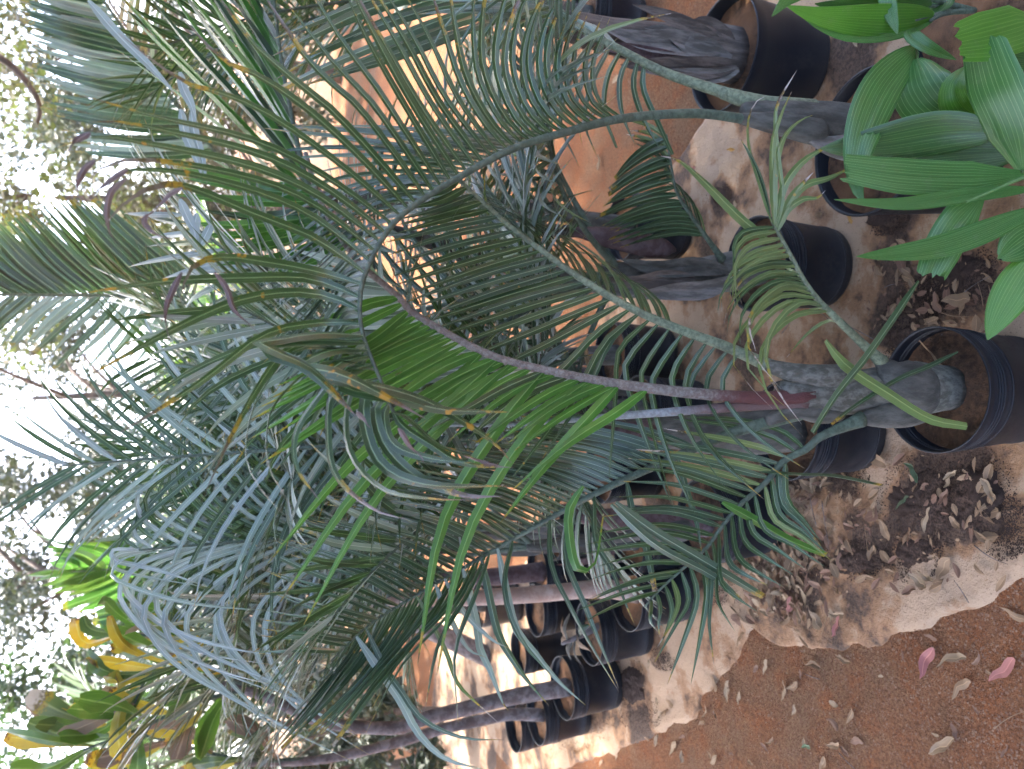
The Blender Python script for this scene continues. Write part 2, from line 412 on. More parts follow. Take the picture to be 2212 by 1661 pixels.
# sheets of tan ground cloth, each a wrinkled skin between a front and a back edge
def sheet(name, label, front, back, lift, n=110, mrows=70, seed=0.0):
    f = crom([V((p[0], p[1], 0)) for p in front], n); b = crom([V((p[0], p[1], 0)) for p in back], n)
    vs = []
    for j in range(mrows + 2):
        t = max(0.0, min(1.0, (j - 0.5) / (mrows - 1)))
        for i in range(n):
            p = f[i].lerp(b[i], t)
            e = 0.012 * noise.noise(V((p.x * 11, p.y * 11, seed))) + 0.006 * noise.noise(V((p.x * 40, p.y * 40, seed)))
            if t < 0.06: p = p + V((e * 1.5, e, 0))
            w = abs(noise.noise(V((p.x * 3.1 + p.y, p.y * 6.3, 7 + seed))))
            z = gz(p.x, p.y) + lift + 0.006 * (1 - min(1, w * 5)) + 0.004 * noise.noise(V((p.x * 5, p.y * 13, seed)))
            if j == 0 or j == mrows + 1: z = gz(p.x, p.y) - 0.004
            elif t < 0.05: z += 0.02 * max(0, noise.noise(V((p.x * 4, p.y * 4, 5 + seed))))
            vs.append((p.x, p.y, z))
    fs = [(j * n + i, j * n + i + 1, (j + 1) * n + i + 1, (j + 1) * n + i) for j in range(mrows + 1) for i in range(n - 1)]
    o = link(name, mesh(name, vs, fs), M['sheet'], (0, 0, 0))
    tag(o, label, 'ground sheet', 'tan ground sheets under the pots')
    return o
g2 = lambda *q: [gr(x, y) for x, y in q]
S1f = [V((1.2, 0.25, 0))] + [V((0.1, 0.30, 0))] + g2((2420, 1140), (2211, 1239), (2160, 1280), (2090, 1320), (2009, 1356), (1936, 1380), (1873, 1403), (1792, 1403), (1726, 1396), (1658, 1376), (1600, 1330))
S1b = g2((1640, -330), (1622, -40), (1600, 90), (1560, 180), (1526, 260), (1503, 293), (1474, 335), (1451, 367), (1440, 420), (1400, 488), (1330, 600), (1290, 760), (1330, 1000))
sheet('ground_sheet', 'wide stained tan ground sheet with a curved edge under the front pots', S1f, S1b, 0.010, 130, 90)
S2f = g2((1700, 1330), (1626, 1366), (1573, 1453), (1516, 1512), (1510, 1546), (1396, 1597), (1320, 1630), (1240, 1653), (1130, 1690))
S2b = g2((1500, 900), (1400, 960), (1300, 1020), (1250, 1070), (1190, 1150), (1120, 1240), (1080, 1330), (1050, 1420), (1020, 1560))
sheet('ground_sheet', 'crumpled tan ground sheet under the row of smaller pots by the earth path', S2f, S2b, 0.005, 100, 60, 2.0)
S3f = g2((1085, 1300), (1080, 1420), (1075, 1520), (1075, 1640), (1070, 1800))
S3b = g2((955, 1300), (945, 1420), (935, 1520), (930, 1640), (920, 1800))
sheet('ground_sheet', 'pale tan strip of ground sheet beyond the grey trunks', S3f, S3b, 0.006, 60, 20, 4.0)

def crumbs(name, label, cat, n, fn, mat, r0, r1):
    mb = MB()
    for _ in range(n):
        p = fn()
        if p is None: continue
        r = r0 + (r1 - r0) * RND() ** 3
        q = [V((U(-1, 1), U(-1, 1), U(-.2, .9))).normalized() * (r * U(.6, 1.2)) for _ in range(5)]
        a = U(0, 6.28)
        base = [V((math.cos(a + k * 1.571) * r * U(.7, 1.2), math.sin(a + k * 1.571) * r * U(.7, 1.2), U(-.1, .25) * r)) for k in range(4)]
        top = V((U(-.3, .3) * r, U(-.3, .3) * r, r * U(.3, .65)))
        vs = [p + v for v in base] + [p + top]
        mb.add(vs, [(0, 1, 4), (1, 2, 4), (2, 3, 4), (3, 0, 4)])
    o = mb.build(name, mat, (0, 0, 0), kind='stuff', smooth=False)
    o['label'] = label; o['category'] = cat
    return o
def patch(cs, sheetz=0.014):
    def f():
        x, y, rx, ry = random.choice(cs)
        c = gr(x, y); a = U(0, 6.28); q = RND() ** 0.6
        e = gr(x + math.cos(a) * rx * q, y + math.sin(a) * ry * q)
        if noise.noise(V((e.x * 7, e.y * 7, 9))) < -0.30 + .35 * RND() - 0.6 * (q < .5): return None
        return V((e.x, e.y, gz(e.x, e.y) + sheetz))
    return f
def mounds(name, label, cs, hgt, mat):
    mb = MB()
    for x, y, rx, ry in cs:
        c = gr(x, y); ring, seg = 14, 84; vs = [V((c.x, c.y, gz(c.x, c.y) + .014 + hgt))]; fs = []
        for i in range(1, ring + 1):
            for k in range(seg):
                a = 6.283 * k / seg; q = i / ring
                e = gr(x + math.cos(a) * rx * q, y + math.sin(a) * ry * q)
                d = (e - c) * (1.12 + .30 * noise.noise(V((c.x + math.cos(a) * 1.6, c.y + math.sin(a) * 1.6, 3))) + .16 * noise.noise(V((c.x * 3 + math.cos(a) * 2.6, math.sin(a) * 2.6, 8))) + .10 * noise.noise(V((c.x * 3 + math.cos(a) * 9, math.sin(a) * 9, 2))))
                p = c + d
                hh = hgt * (1 - q ** 2) * (1 + .9 * noise.noise(V((p.x * 25, p.y * 25, 1)))) + .006 * noise.noise(V((p.x * 60, p.y * 60, 5))) - .010 * q ** 6
                vs.append(V((p.x, p.y, gz(p.x, p.y) + .016 + hh)))
        for k in range(seg): fs.append((0, 1 + k, 1 + (k + 1) % seg))
        for i in range(ring - 1):
            for k in range(seg):
                a = 1 + i * seg; k2 = (k + 1) % seg; fs.append((a + k, a + seg + k, a + seg + k2, a + k2))
        mb.add(vs, fs)
    o = mb.build(name, mat, (0, 0, 0), kind='stuff'); o['label'] = label; o['category'] = 'soil'
mounds('soil_heap', 'low flattened heaps of dark soil on the tan sheet near the front pots', [(2090, 600, 62, 48), (2000, 1090, 66, 72), (2120, 1090, 58, 80), (1850, 1215, 46, 28), (1985, 1195, 40, 34), (1955, 715, 26, 48), (1560, 425, 18, 20), (1915, 470, 34, 22), (1690, 1010, 30, 34), (1370, 1480, 26, 36)], .006, M['crumb'])
crumbs('spilled_soil', 'dark crumbly soil spilled over the tan sheet around the front pots', 'soil', 42000,
       patch([(2090, 600, 95, 75), (2000, 1090, 100, 110), (2110, 1080, 100, 120), (1850, 1210, 75, 45), (1980, 1200, 70, 60), (1955, 720, 45, 80), (1560, 420, 28, 30), (1915, 470, 60, 40), (2010, 640, 60, 50), (1830, 1020, 60, 60), (1680, 1010, 50, 60), (2180, 1140, 60, 70)]), M['crumb'], 0.0007, 0.0030)
crumbs('spilled_soil', 'brown crumbly soil scattered at the foot of the smaller pots', 'soil', 14000,
       patch([(1360, 1470, 40, 60), (1390, 1540, 50, 40), (1300, 1560, 60, 40), (1440, 1420, 30, 30), (1560, 1260, 40, 50), (1600, 1200, 40, 40), (1220, 1610, 60, 30)]), M['crumb'], 0.0009, 0.0038)
def pathpt():
    x = U(1250, 2300); y = U(1250, 1700)
    e = gr(x, y); return V((e.x, e.y, gz(e.x, e.y)))
crumbs('path_grit', 'loose reddish grit lying over the earth path', 'grit', 16000, pathpt, M['grit'], 0.0009, 0.0052)
crumbs('path_grit', 'dark reddish clods crumbled over the earth path', 'grit', 6000, pathpt, M['clod'], 0.0009, 0.0048)
def farpt():
    x = U(-1.0, 2.6); y = U(2.3, 6.5)
    return V((x, y, gz(x, y)))
crumbs('gravel', 'loose tan gravel on the earth behind the pots', 'gravel', 7000, farpt, M['grit'], 0.002, 0.010)

# ------------------------------------------------------------------ pots
def lathe(prof_, seg=56):
    n = len(prof_); vs = []
    for k in range(seg):
        a = 2 * math.pi * k / seg
        for r, z in prof_: vs.append((r * math.cos(a), r * math.sin(a), z))
    fs = []
    for k in range(seg):
        k2 = (k + 1) % seg
        for i in range(n - 1): fs.append((k * n + i, k2 * n + i, k2 * n + i + 1, k * n + i + 1))
    return vs, fs
def pot_profile(R, H, soil, ridged):
    rb = R * 0.86
    rr = lambda z: rb + (R - rb) * z / H
    out = [(0.0, 0.004), (rb * 0.94, 0.004), (rb, 0.0), (rb + 0.001, 0.006)]
    if ridged:
        for c in (0.10, 0.13, 0.70, 0.735, 0.80, 0.835, 0.87, 0.905):
            z = c * H; d = 0.0024
            out += [(rr(z - 0.0045), z - 0.0045), (rr(z) + d, z - 0.0012), (rr(z) + d, z + 0.0012), (rr(z + 0.0045), z + 0.0045)]
        out += [(rr(H * .95), H * .95), (R + .001, H - .004), (R + .0015, H), (R - .002, H), (R - .003, H - .006)]
        for c in (0.905, 0.87, 0.835):
            z = c * H
            out += [(rr(z) - .003, z + .005), (rr(z) - .0012, z), (rr(z) - .003, z - .005)]
    else:
        out += [(rr(H * .1), H * .1), (rr(H * .5), H * .5), (rr(H * .86), H * .86), (rr(H * .87) + .003, H * .872), (rr(H * .96) + .003, H * .965), (R + .004, H - .003), (R + .004, H), (R - .001, H), (R - .003, H - .004)]
    out += [(rr(H * soil) - .004, H * soil - 0.012)]
    return out
POTM = {}
def soil_mesh(R, H, soil, seed):
    vs, fs = [(0, 0, H * soil + 0.006)], []
    rings, seg = 14, 36
    rb = R * 0.86 + R * 0.14 * soil - 0.0035
    for i in range(1, rings + 1):
        for k in range(seg):
            r = rb * i / rings; a = 2 * math.pi * k / seg
            x, y = r * math.cos(a), r * math.sin(a)
            vs.append((x, y, H * soil + 0.012 * noise.noise(V((x * 18, y * 18, seed))) + 0.005 * noise.noise(V((x * 70, y * 70, seed)))))
    for k in range(seg): fs.append((0, 1 + k, 1 + (k + 1) % seg))
    for i in range(rings - 1):
        for k in range(seg):
            a = 1 + i * seg; k2 = (k + 1) % seg
            fs.append((a + k, a + seg + k, a + seg + k2, a + k2))
    return mesh('soil', vs, fs)
def pot(label, x, y, ridged=True, R=0.1375, H=0.25, soil=0.86, group=None, tilt=(0, 0), lift=0.016):
    key = (R, H, soil, ridged)
    if key not in POTM:
        vs, fs = lathe(pot_profile(*key)); POTM[key] = (mesh('body', vs, fs), soil_mesh(R, H, soil, len(POTM) * 3.1))
    z = gz(x, y) + lift
    t = thing('nursery_pot', label, 'pot', (x, y, z), group)
    a, b = POTM[key]
    link('body', a, M['pot'], (x, y, z), t); link('soil', b, M['potsoil'], (x, y, z), t)
    t.rotation_euler = (tilt[0], tilt[1], U(0, 6.28))
    return t
def rimxy(x, y, H=0.25):
    p = gr(x, y, H + 0.016); return p.x, p.y
GP = 'black ridged nursery pots'
pA = rimxy(2015, 842); pD = rimxy(1632, 570); pE = rimxy(1690, 930); pF = rimxy(1512, 1128)
pL = rimxy(1351, 1287); pK = rimxy(1272, 1367); pJ = rimxy(1213, 1486); pM1 = rimxy(1157, 1548); pM2 = rimxy(1108, 1568)
pN = rimxy(1155, 1318); pO = rimxy(1120, 1408); pP = rimxy(1160, 1235)
pB = rimxy(1561, 116, 0.28); pC = rimxy(1872, 306, 0.28)
pot('large ridged black pot holding the bulging grey palm with a red sheath', *pA, soil=0.80)
pot('ridged black pot on the tan sheet directly behind the short yellowing frond', *pD, soil=0.9)
pot('ridged black pot half hidden behind the bulging grey palm', *pE)
pot('ridged black pot beside the heap of curled dry leaves', *pF, soil=0.9)
pot('ridged black pot holding the smooth pinkish trunk', *pL, soil=0.84, R=0.133)
pot('ridged black pot with a bare shadowed stump between two potted trunks', *pK, soil=0.84, R=0.133)
pot('ridged black pot holding the thicker of two leaning grey trunks', *pJ, soil=0.86, R=0.139)
pot('ridged black pot holding the thinner of two leaning grey trunks', *pM1, soil=0.84, R=0.133)
pot('ridged black pot with no trunk at the end of the row', *pM2, soil=0.80, R=0.133)
pot('ridged black pot tucked behind the smooth pinkish trunk', *pN, soil=0.86, R=0.128)
pot('small ridged black pot standing behind the stump pot', *pO, soil=0.82, R=0.115)
pot('dark ridged pot in deep shade beside the smooth pinkish trunk', *pP, soil=0.86, R=0.133)
pot('smooth wide black pot holding the shaggy brown fibrous trunk', *pB, ridged=False, R=0.170, H=0.28, soil=0.84)
pot('smooth wide black pot partly covered by broad green leaves', *pC, ridged=False, R=0.170, H=0.28, soil=0.88)

# ------------------------------------------------------------------ traced fronds
def curveY(pts, n):
    """pts: (x, y, Y) sight-line points -> n points in the place"""
    return crom([at(*p) for p in pts], n)
def frond(palm, name, rach, r0, r1, mat, flare=None, n=40, flat=0.8):
    pts = curveY(rach, n) if not isinstance(rach[0], V) else crom(rach, n)
    rad = []
    for i in range(n):
        t = i / (n - 1)
        r = r0 + (r1 - r0) * t ** 0.8
        if flare: r += (flare - r0) * math.exp(-t * 14)
        rad.append(max(r, 0.0012))
    vs, fs, uv = tube_geo(pts, rad, 10, flat)
    b = pts[0]
    o = link(name, mesh(name, [v - b for v in vs], fs, uv), mat, b, palm)
    return o, pts
def near_t(pts, x, y):
    best, bt = 1e18, 0
    for i, p in enumerate(pts):
        q = px(p); d = (q[0] - x) ** 2 + (q[1] - y) ** 2
        if d < best: best, bt = d, i / (len(pts) - 1)
    return bt
def curve_at(pts, t):
    f = t * (len(pts) - 1); i = min(int(f), len(pts) - 2)
    return pts[i].lerp(pts[i + 1], f - i), (pts[min(i + 1, len(pts) - 1)] - pts[i]).normalized()
def row(fr, pts, keys, n, w, mat, seg=11, jit=1.0, mats=None, fold=0.3, name='leaflet', t0=None, t1=None, cut=0.1):
    """keys: [(base_x, base_y, [(x,y,Y)...])] traced leaflets; n leaflets are interpolated between them"""
    K = []
    for bx, by, q in keys:
        t = near_t(pts, bx, by); b, _ = curve_at(pts, t)
        c = crom([b] + [at(*p) for p in q], 10)
        K.append((t, [v - b for v in c]))
    K.sort(key=lambda k: k[0])
    ta = K[0][0] if t0 is None else t0; tb = K[-1][0] if t1 is None else t1
    for i in range(n):
        t = ta + (tb - ta) * (i + U(-.22, .22) * jit) / max(1, n - 1); t = min(1.0, max(0.0, t))
        b, T = curve_at(pts, t)
        k0, k1 = K[0], K[-1]
        for a, c in zip(K, K[1:]):
            if a[0] <= t <= c[0]: k0, k1 = a, c; break
        else: k0 = k1 = (K[0] if t < K[0][0] else K[-1])
        f = 0 if k1[0] - k0[0] < 1e-6 else (t - k0[0]) / (k1[0] - k0[0])
        off = [a.lerp(c, f) for a, c in zip(k0[1], k1[1])]
        L = sum((off[j + 1] - off[j]).length for j in range(9))
        s = 1 + U(-.10, .07) * jit
        jv = V((U(-1, 1), U(-1, 1), U(-1, 1))) * (0.05 * L * jit); bend = V((U(-1, 1), U(-1, 1), U(-1, .6))) * (0.025 * L * jit)
        P = []
        for j, o in enumerate(off):
            q = j / 9.0
            P.append(b + o * s + jv * q * q + bend * math.sin(q * 3.1))
        m_ = mat if mats is None else random.choices([a for a, _ in mats], [c for _, c in mats])[0]
        ribbon(name, crom(P, seg), w * U(.85, 1.1), T, m_, fr, fold=fold * U(.5, 1.3), twist=U(-.7, .7) * jit, wob=0.12 * jit, kind='cut' if RND() < cut else 'lance')

# ------------------------------------------------------------------ procedural fronds
def gfrond(palm, base, az, el, length, droop, pairs, ll, lw, ldroop, mat, pm, r0=0.010, flare=None, s0=0.28, vee=0.35, seg=8, mats=None, kind='lance', curl=0.0, a0=62, a1=28, joined=False, n=26, name='frond', roll=0.0):
    d = V((math.sin(az) * math.cos(el), math.cos(az) * math.cos(el), math.sin(el)))
    pts = [V(base)]; st = length / (n - 1); side_curl = V((math.cos(az), -math.sin(az), 0)) * curl
    for i in range(n - 1):
        d = (d + V((0, 0, -1)) * (droop * st * (0.4 + 1.2 * i / n)) + side_curl * st).normalized()
        pts.append(pts[-1] + d * st)
    o, pts = frond(palm, name, pts, r0, 0.0018, pm, flare, n)
    mb = MB() if joined else None
    for side in (-1, 1):
        for i in range(pairs):
            t = s0 + (1 - s0) * (i + U(-.2, .2) + (0.5 if side > 0 else 0)) / pairs
            t = min(1, max(0, t)); q = (t - s0) / (1 - s0)
            b, T = curve_at(pts, t)
            S = T.cross(V((0, 0, 1)))
            if S.length < 0.05: S = V((math.cos(az), -math.sin(az), 0))
            S.normalize(); Un = S.cross(T).normalized()
            if roll: S, Un = S * math.cos(roll) + Un * math.sin(roll), Un * math.cos(roll) - S * math.sin(roll)
            al = math.radians(a0 + (a1 - a0) * q + U(-6, 6)); be = vee + U(-.15, .15)
            dr = T * math.cos(al) + (S * (side * math.cos(be)) + Un * math.sin(be)) * math.sin(al)
            L = ll * (0.55 + 0.45 * math.sin(math.pi * min(1, 0.18 + q * 0.86))) * U(.85, 1.1)
            hs = L / (seg - 1); P = [b]; dd = dr.copy(); g = ldroop * U(.6, 1.5)
            wv = V((U(-1, 1), U(-1, 1), U(-1, 1))) * 0.5
            for k in range(seg - 1):
                dd = (dd + V((0, 0, -1)) * (g * hs * (0.3 + 1.6 * k / seg)) + wv * hs * (k / seg)).normalized()
                P.append(P[-1] + dd * hs)
            m_ = mat if mats is None else random.choices([a for a, _ in mats], [c for _, c in mats])[0]
            if joined: mb.add(ribbon_geo(P, lw * U(.8, 1.1), T, fold=0.3, twist=U(-.6, .6), kind=kind), *tpl(seg))
            else: ribbon('leaflet', P, lw * U(.8, 1.1), T, m_, o, fold=U(.15, .4), twist=U(-.6, .6), kind=kind, wob=.1)
    if joined: mb.build('leaflets', mat, pts[0], o, kind='stuff')
    return o

def trunk(palm, name, pts, rad, mat, sides=14, flat=1.0, n=18):
    P = crom(pts, n); k = [(i / (len(rad) - 1), r) for i, r in enumerate(rad)]
    r = [lerpk(k, i / (n - 1)) * (1 + 0.05 * noise.noise(V((i * .9, rad[0] * 50, 1)))) for i in range(n)]
    if name == 'sheath': r[0] *= .25; r[1] *= .72
    e = P[-1] - P[-2]; P = P + [P[-1] + e * .35, P[-1] + e * .5]; r = r + [r[-1] * .72, r[-1] * .12]
    vs, fs, uv = tube_geo(P, r, sides, flat)
    b = P[0]
    return link(name, mesh(name, [v - b for v in vs], fs, uv), mat, b, palm)
#PLANTS
# ------------------------------------------------------------------ palm with the bulging grey base and red sheath
YA = pA[1]; zA = 0.016 + 0.25 * 0.80
palmA = thing('potted_palm', 'palm with bulging waxy grey base, red sheath and brown felted leaf stalk', 'palm', (pA[0], pA[1], zA))
tb = V((pA[0] + 0.004, YA, zA - 0.01))
trunk(palmA, 'trunk', [tb, at(1930, 842, YA), at(1840, 848, YA), at(1770, 850, YA), at(1690, 850, YA)], [0.048, 0.062, 0.050, 0.041, 0.026], M['trunk'], 20, 0.9)
# swollen leaf sheaths wrapping the base
trunk(palmA, 'sheath', [at(2012, 868, YA - 0.012), at(1980, 838, YA - 0.035), at(1935, 815, YA - 0.04), at(1898, 778, YA - 0.03)], [0.040, 0.056, 0.045, 0.012], M['trunk_dark'], 18, 0.62)
trunk(palmA, 'sheath', [at(2000, 880, YA - 0.012), at(1955, 890, YA - 0.03), at(1905, 898, YA - 0.03), at(1860, 904, YA - 0.03)], [0.030, 0.034, 0.028, 0.013], M['trunk_dark'], 16, 0.7)
trunk(palmA, 'sheath', [at(1850, 815, YA - 0.012), at(1790, 815, YA - 0.02), at(1726, 808, YA - 0.012), at(1660, 790, YA)], [0.026, 0.027, 0.022, 0.013], M['trunk'], 14, 0.8)
trunk(palmA, 'sheath', [at(1830, 885, YA), at(1770, 890, YA), at(1720, 884, YA), at(1659, 908, YA + .01)], [0.022, 0.025, 0.02, 0.012], M['trunk_dark'], 14, 0.8)
MH = [(M['hero'], 5), (M['teal'], 2), (M['dark'], 2)]
# brown felted stalk arching up behind the big front frond
f, P = frond(palmA, 'frond', [(1752, 852, YA - .015), (1659, 860, YA - .01), (1539, 853, YA), (1406, 839, YA + .01), (1272, 819, YA + .02), (1106, 783, YA + .03), (1019, 749, YA + .03), (936, 703, YA + .035), (886, 672, YA + .035), (853, 633, YA + .04), (799, 590, YA + .04), (740, 520, YA + .05), (690, 430, YA + .06), (660, 330, YA + .08)], 0.0135, 0.004, M['petiole_brown'], 0.02)
y = YA
row(f, P, [(853, 633, [(790, 655, y), (700, 690, y - .02), (600, 705, y - .05)]),
           (886, 672, [(800, 735, y), (720, 770, y - .03), (620, 800, y - .06)]),
           (936, 703, [(830, 760, y), (686, 833, y - .05), (556, 906, y - .08)]),
           (1000, 742, [(900, 800, y), (753, 880, y - .06), (553, 1019, y - .1)])], 11, 0.0185, M['green'], jit=.5, cut=0)
row(f, P, [(1040, 757, [(960, 800, y), (880, 850, y - .03), (790, 900, y - .04)]), (1200, 803, [(1120, 840, y), (1040, 890, y - .03), (960, 950, y - .05)]), (1330, 829, [(1270, 860, y), (1200, 900, y - .03), (1120, 960, y - .05)])], 12, 0.018, M['green'], mats=[(M['green'], 3), (M['hero'], 3)], jit=.8, cut=0)
row(f, P, [(1060, 765, [(950, 850, y), (760, 1000, y - .06), (570, 1220, y - .1)]),
           (1120, 787, [(1000, 880, y - .03), (800, 1100, y - .06), (643, 1386, y - .1)])], 3, 0.020, M['green'], jit=.3, cut=0)
row(f, P, [(1190, 800, [(1090, 900, y - .03), (960, 1120, y - .08), (906, 1432, y - .12)]),
           (1260, 817, [(1150, 920, y - .03), (1010, 1150, y - .08), (945, 1456, y - .12)])], 2, 0.020, M['green'], jit=.1, cut=0)
row(f, P, [(1340, 830, [(1270, 900, y - .03), (1180, 1000, y - .06), (1080, 1130, y - .08)]),
           (1400, 839, [(1330, 890, y - .03), (1220, 960, y - .06), (1100, 1062, y - .08)])], 2, 0.019, M['green'], jit=.1, cut=0)
row(f, P, [(799, 590, [(700, 560, y + .08), (620, 540, y + .1)]),
           (886, 672, [(800, 680, y + .12), (700, 690, y + .2)]),
           (1019, 749, [(900, 765, y + .13), (760, 760, y + .2), (640, 770, y + .25)]),
           (1150, 793, [(1040, 805, y + .12), (900, 830, y + .18), (760, 850, y + .22)]),
           (1290, 822, [(1180, 830, y + .1), (1060, 860, y + .15), (940, 885, y + .18)])],
    26, 0.024, M['pale'], mats=[(M['pale'], 4), (M['teal'], 2)], jit=.7)
# pale green stalk rising to the right
f, P = frond(palmA, 'frond', [(1726, 813, YA), (1652, 786, YA + .01), (1572, 750, YA + .03), (1472, 713, YA + .06), (1372, 670, YA + .08), (1272, 613, YA + .1), (1186, 553, YA + .12), (1106, 493, YA + .14), (1043, 437, YA + .15), (993, 390, YA + .16), (940, 330, YA + .17)], 0.0125, 0.004, M['petiole'], 0.022)
y = YA + .1
row(f, P, [(1000, 395, [(950, 415, y), (880, 430, y)]), (1073, 465, [(960, 495, y), (833, 533, y - .02)]),
           (1186, 553, [(1040, 588, y), (866, 650, y - .02)]), (1280, 617, [(1120, 660, y), (930, 722, y - .03)]),
           (1346, 657, [(1200, 720, y - .02), (1010, 800, y - .05)]),
           (1376, 678, [(1306, 746, y - .04), (1252, 853, y - .08), (1106, 1053, y - .14)])],
    22, 0.0165, M['hero'], mats=[(M['teal'], 2), (M['hero'], 5)], jit=.35, cut=0)
row(f, P, [(1376, 678, [(1306, 746, y - .04), (1252, 853, y - .08), (1106, 1053, y - .14)]),
           (1419, 700, [(1352, 775, y - .04), (1349, 820, y - .06), (1399, 986, y - .1), (1439, 1100, y - .12)]),
           (1459, 722, [(1412, 800, y - .04), (1402, 853, y - .06), (1439, 986, y - .1), (1492, 1103, y - .12)]),
           (1522, 745, [(1482, 815, y - .04), (1479, 886, y - .08), (1522, 986, y - .12), (1639, 1103, y - .16)]),
           (1600, 775, [(1560, 830, y - .08), (1580, 890, y - .12), (1659, 960, y - .16), (1760, 1010, y - .2)])],
    10, 0.0120, M['hero'], mats=[(M['hero'], 3), (M['teal'], 2)], jit=1.0, cut=0)
row(f, P, [(1000, 395, [(930, 330, y + .1), (860, 290, y + .2)]), (1106, 493, [(1030, 450, y + .13), (930, 400, y + .24), (850, 380, y + .3)]),
           (1200, 563, [(1150, 500, y + .13), (1060, 430, y + .24), (960, 390, y + .3)]),
           (1330, 650, [(1290, 570, y + .12), (1200, 510, y + .22), (1080, 480, y + .3)]),
           (1450, 703, [(1420, 640, y + .1), (1350, 590, y + .2), (1240, 570, y + .26)])],
    28, 0.015, M['dark'], mats=[(M['dark'], 4), (M['hero'], 2)], jit=1)
# unopened spear
sp_, P = frond(palmA, 'spear_leaf', [(1740, 866, YA - .01), (1659, 872, YA), (1472, 888, YA + .01), (1339, 898, YA + .015), (1106, 916, YA + .03), (960, 918, YA + .04), (813, 915, YA + .05)], 0.0135, 0.0014, M['spear'], 0.018)
# short old frond with yellowing tips
f, P = frond(palmA, 'frond', [(1905, 782, YA - .03), (1846, 726, YA - .05), (1805, 686, YA - .06), (1769, 650, YA - .07), (1739, 610, YA - .08), (1712, 560, YA - .09), (1685, 510, YA - .10), (1668, 478, YA - .105)], 0.0105, 0.0035, M['petiole'], 0.016, flat=.9)
f['label'] = 'short old frond with yellowing tips'
y = YA - .11
for pts_, w, mt in [
    ([(1672, 485), (1690, 430), (1676, 300), (1678, 228), (1721, 152)], .010, 'olive'), ([(1672, 480), (1668, 380), (1670, 300), (1690, 240), (1711, 196)], .015, 'olive'),
    ([(1672, 485), (1672, 380), (1691, 300), (1725, 262), (1757, 248)], .015, 'olive'), ([(1668, 480), (1640, 390), (1620, 320), (1617, 262), (1632, 222), (1654, 207)], .012, 'olive'),
    ([(1676, 490), (1690, 410), (1724, 358), (1765, 328), (1804, 311)], .016, 'olive'), ([(1680, 495), (1705, 440), (1740, 400), (1790, 385), (1846, 357)], .014, 'olive'),
    ([(1680, 498), (1700, 455), (1735, 430), (1765, 428), (1783, 411)], .013, 'olive'), ([(1678, 492), (1705, 430), (1735, 395), (1757, 372)], .013, 'olive'),
    ([(1662, 520), (1600, 470), (1530, 400), (1470, 348), (1428, 337)], .022, 'olive'),
    ([(1665, 470), (1650, 400), (1625, 340), (1600, 300)], .020, 'teal')]:
    q = [at(a, b, y - .02 * i / len(pts_)) for i, (a, b) in enumerate(pts_)]
    ribbon('leaflet', crom(q, 14), w, V((1, 0, .3)), M[mt], f, fold=.3, twist=U(-.9, .9))
row(f, P, [(1672, 487, [(1600, 512, y - .03), (1582, 562, y - .05), (1597, 612, y - .06), (1626, 672, y - .07)]),
           (1712, 560, [(1650, 566, y - .03), (1595, 585, y - .05), (1560, 620, y - .07), (1556, 660, y - .08)]),
           (1739, 610, [(1675, 604, y - .02), (1620, 635, y - .05), (1575, 690, y - .08), (1560, 740, y - .1)]),
           (1760, 640, [(1696, 632, y - .02), (1640, 675, y - .05), (1602, 745, y - .1), (1630, 800, y - .12), (1700, 865, y - .14)]),
           (1790, 672, [(1720, 672, y - .02), (1660, 720, y - .05), (1640, 800, y - .1), (1690, 890, y - .14), (1745, 950, y - .16)])],
    17, 0.0115, M['olive'], mats=[(M['olive'], 3), (M['hero'], 2)], jit=.9, cut=0)
row(f, P, [(1690, 520, [(1640, 560, y + .05), (1580, 600, y + .08)]), (1760, 640, [(1720, 590, y + .06), (1650, 575, y + .1), (1570, 590, y + .14)]),
           (1830, 712, [(1790, 690, y + .1), (1740, 720, y + .14), (1690, 770, y + .18)])], 9, 0.011, M['olive'], jit=.8)
# a few long single leaflets crossing in front of the base
for pts_, w, mt, dy in [
    ([(1784, 735), (1830, 790), (1920, 850), (2010, 905), (2090, 921)], .024, 'olive_plain', -.13),
    ([(1985, 607), (1930, 690), (1870, 775), (1810, 850), (1765, 920), (1756, 935)], .0165, 'hero', -.15),
    ([(2070, 760), (2010, 790), (1950, 815), (1890, 850), (1830, 890), (1797, 917)], .011, 'dark', -.10)]:
    ribbon('leaflet', crom([at(a, b, YA + dy) for a, b in pts_], 14), w, V((.3, 0, 1)), M[mt], f, fold=.35, kind='cut')
# low frond leaning out to the left
f, P = frond(palmA, 'frond', [(1862, 905, YA - .03), (1775, 942, YA - .03), (1742, 970, YA - .03), (1692, 996, YA - .02), (1653, 1043, YA - .01), (1595, 1094, YA + .01), (1556, 1142, YA + .03), (1526, 1183, YA + .04), (1473, 1230, YA + .05), (1423, 1276, YA + .06), (1392, 1312, YA + .07)], 0.0105, 0.002, M['petiole_dark'], 0.018)
y = YA
row(f, P, [(1742, 970, [(1690, 930, y + .02), (1600, 905, y + .05), (1490, 895, y + .06)]), (1680, 1008, [(1600, 990, y), (1516, 975, y), (1390, 955, y)]),
           (1639, 1050, [(1540, 1022, y), (1458, 1000, y), (1360, 985, y)]), (1595, 1094, [(1520, 1062, y), (1458, 1045, y), (1350, 1040, y)]),
           (1526, 1183, [(1450, 1165, y + .02), (1380, 1165, y + .02), (1260, 1190, y + .02)]),
           (1473, 1230, [(1400, 1235, y + .03), (1330, 1255, y + .03), (1270, 1280, y + .03)]), (1430, 1270, [(1350, 1295, y + .03), (1290, 1320, y + .03), (1240, 1345, y + .02)])],
    22, 0.0135, M['hero'], mats=[(M['hero'], 4), (M['teal'], 2), (M['olive'], 1)], jit=.6, cut=0)
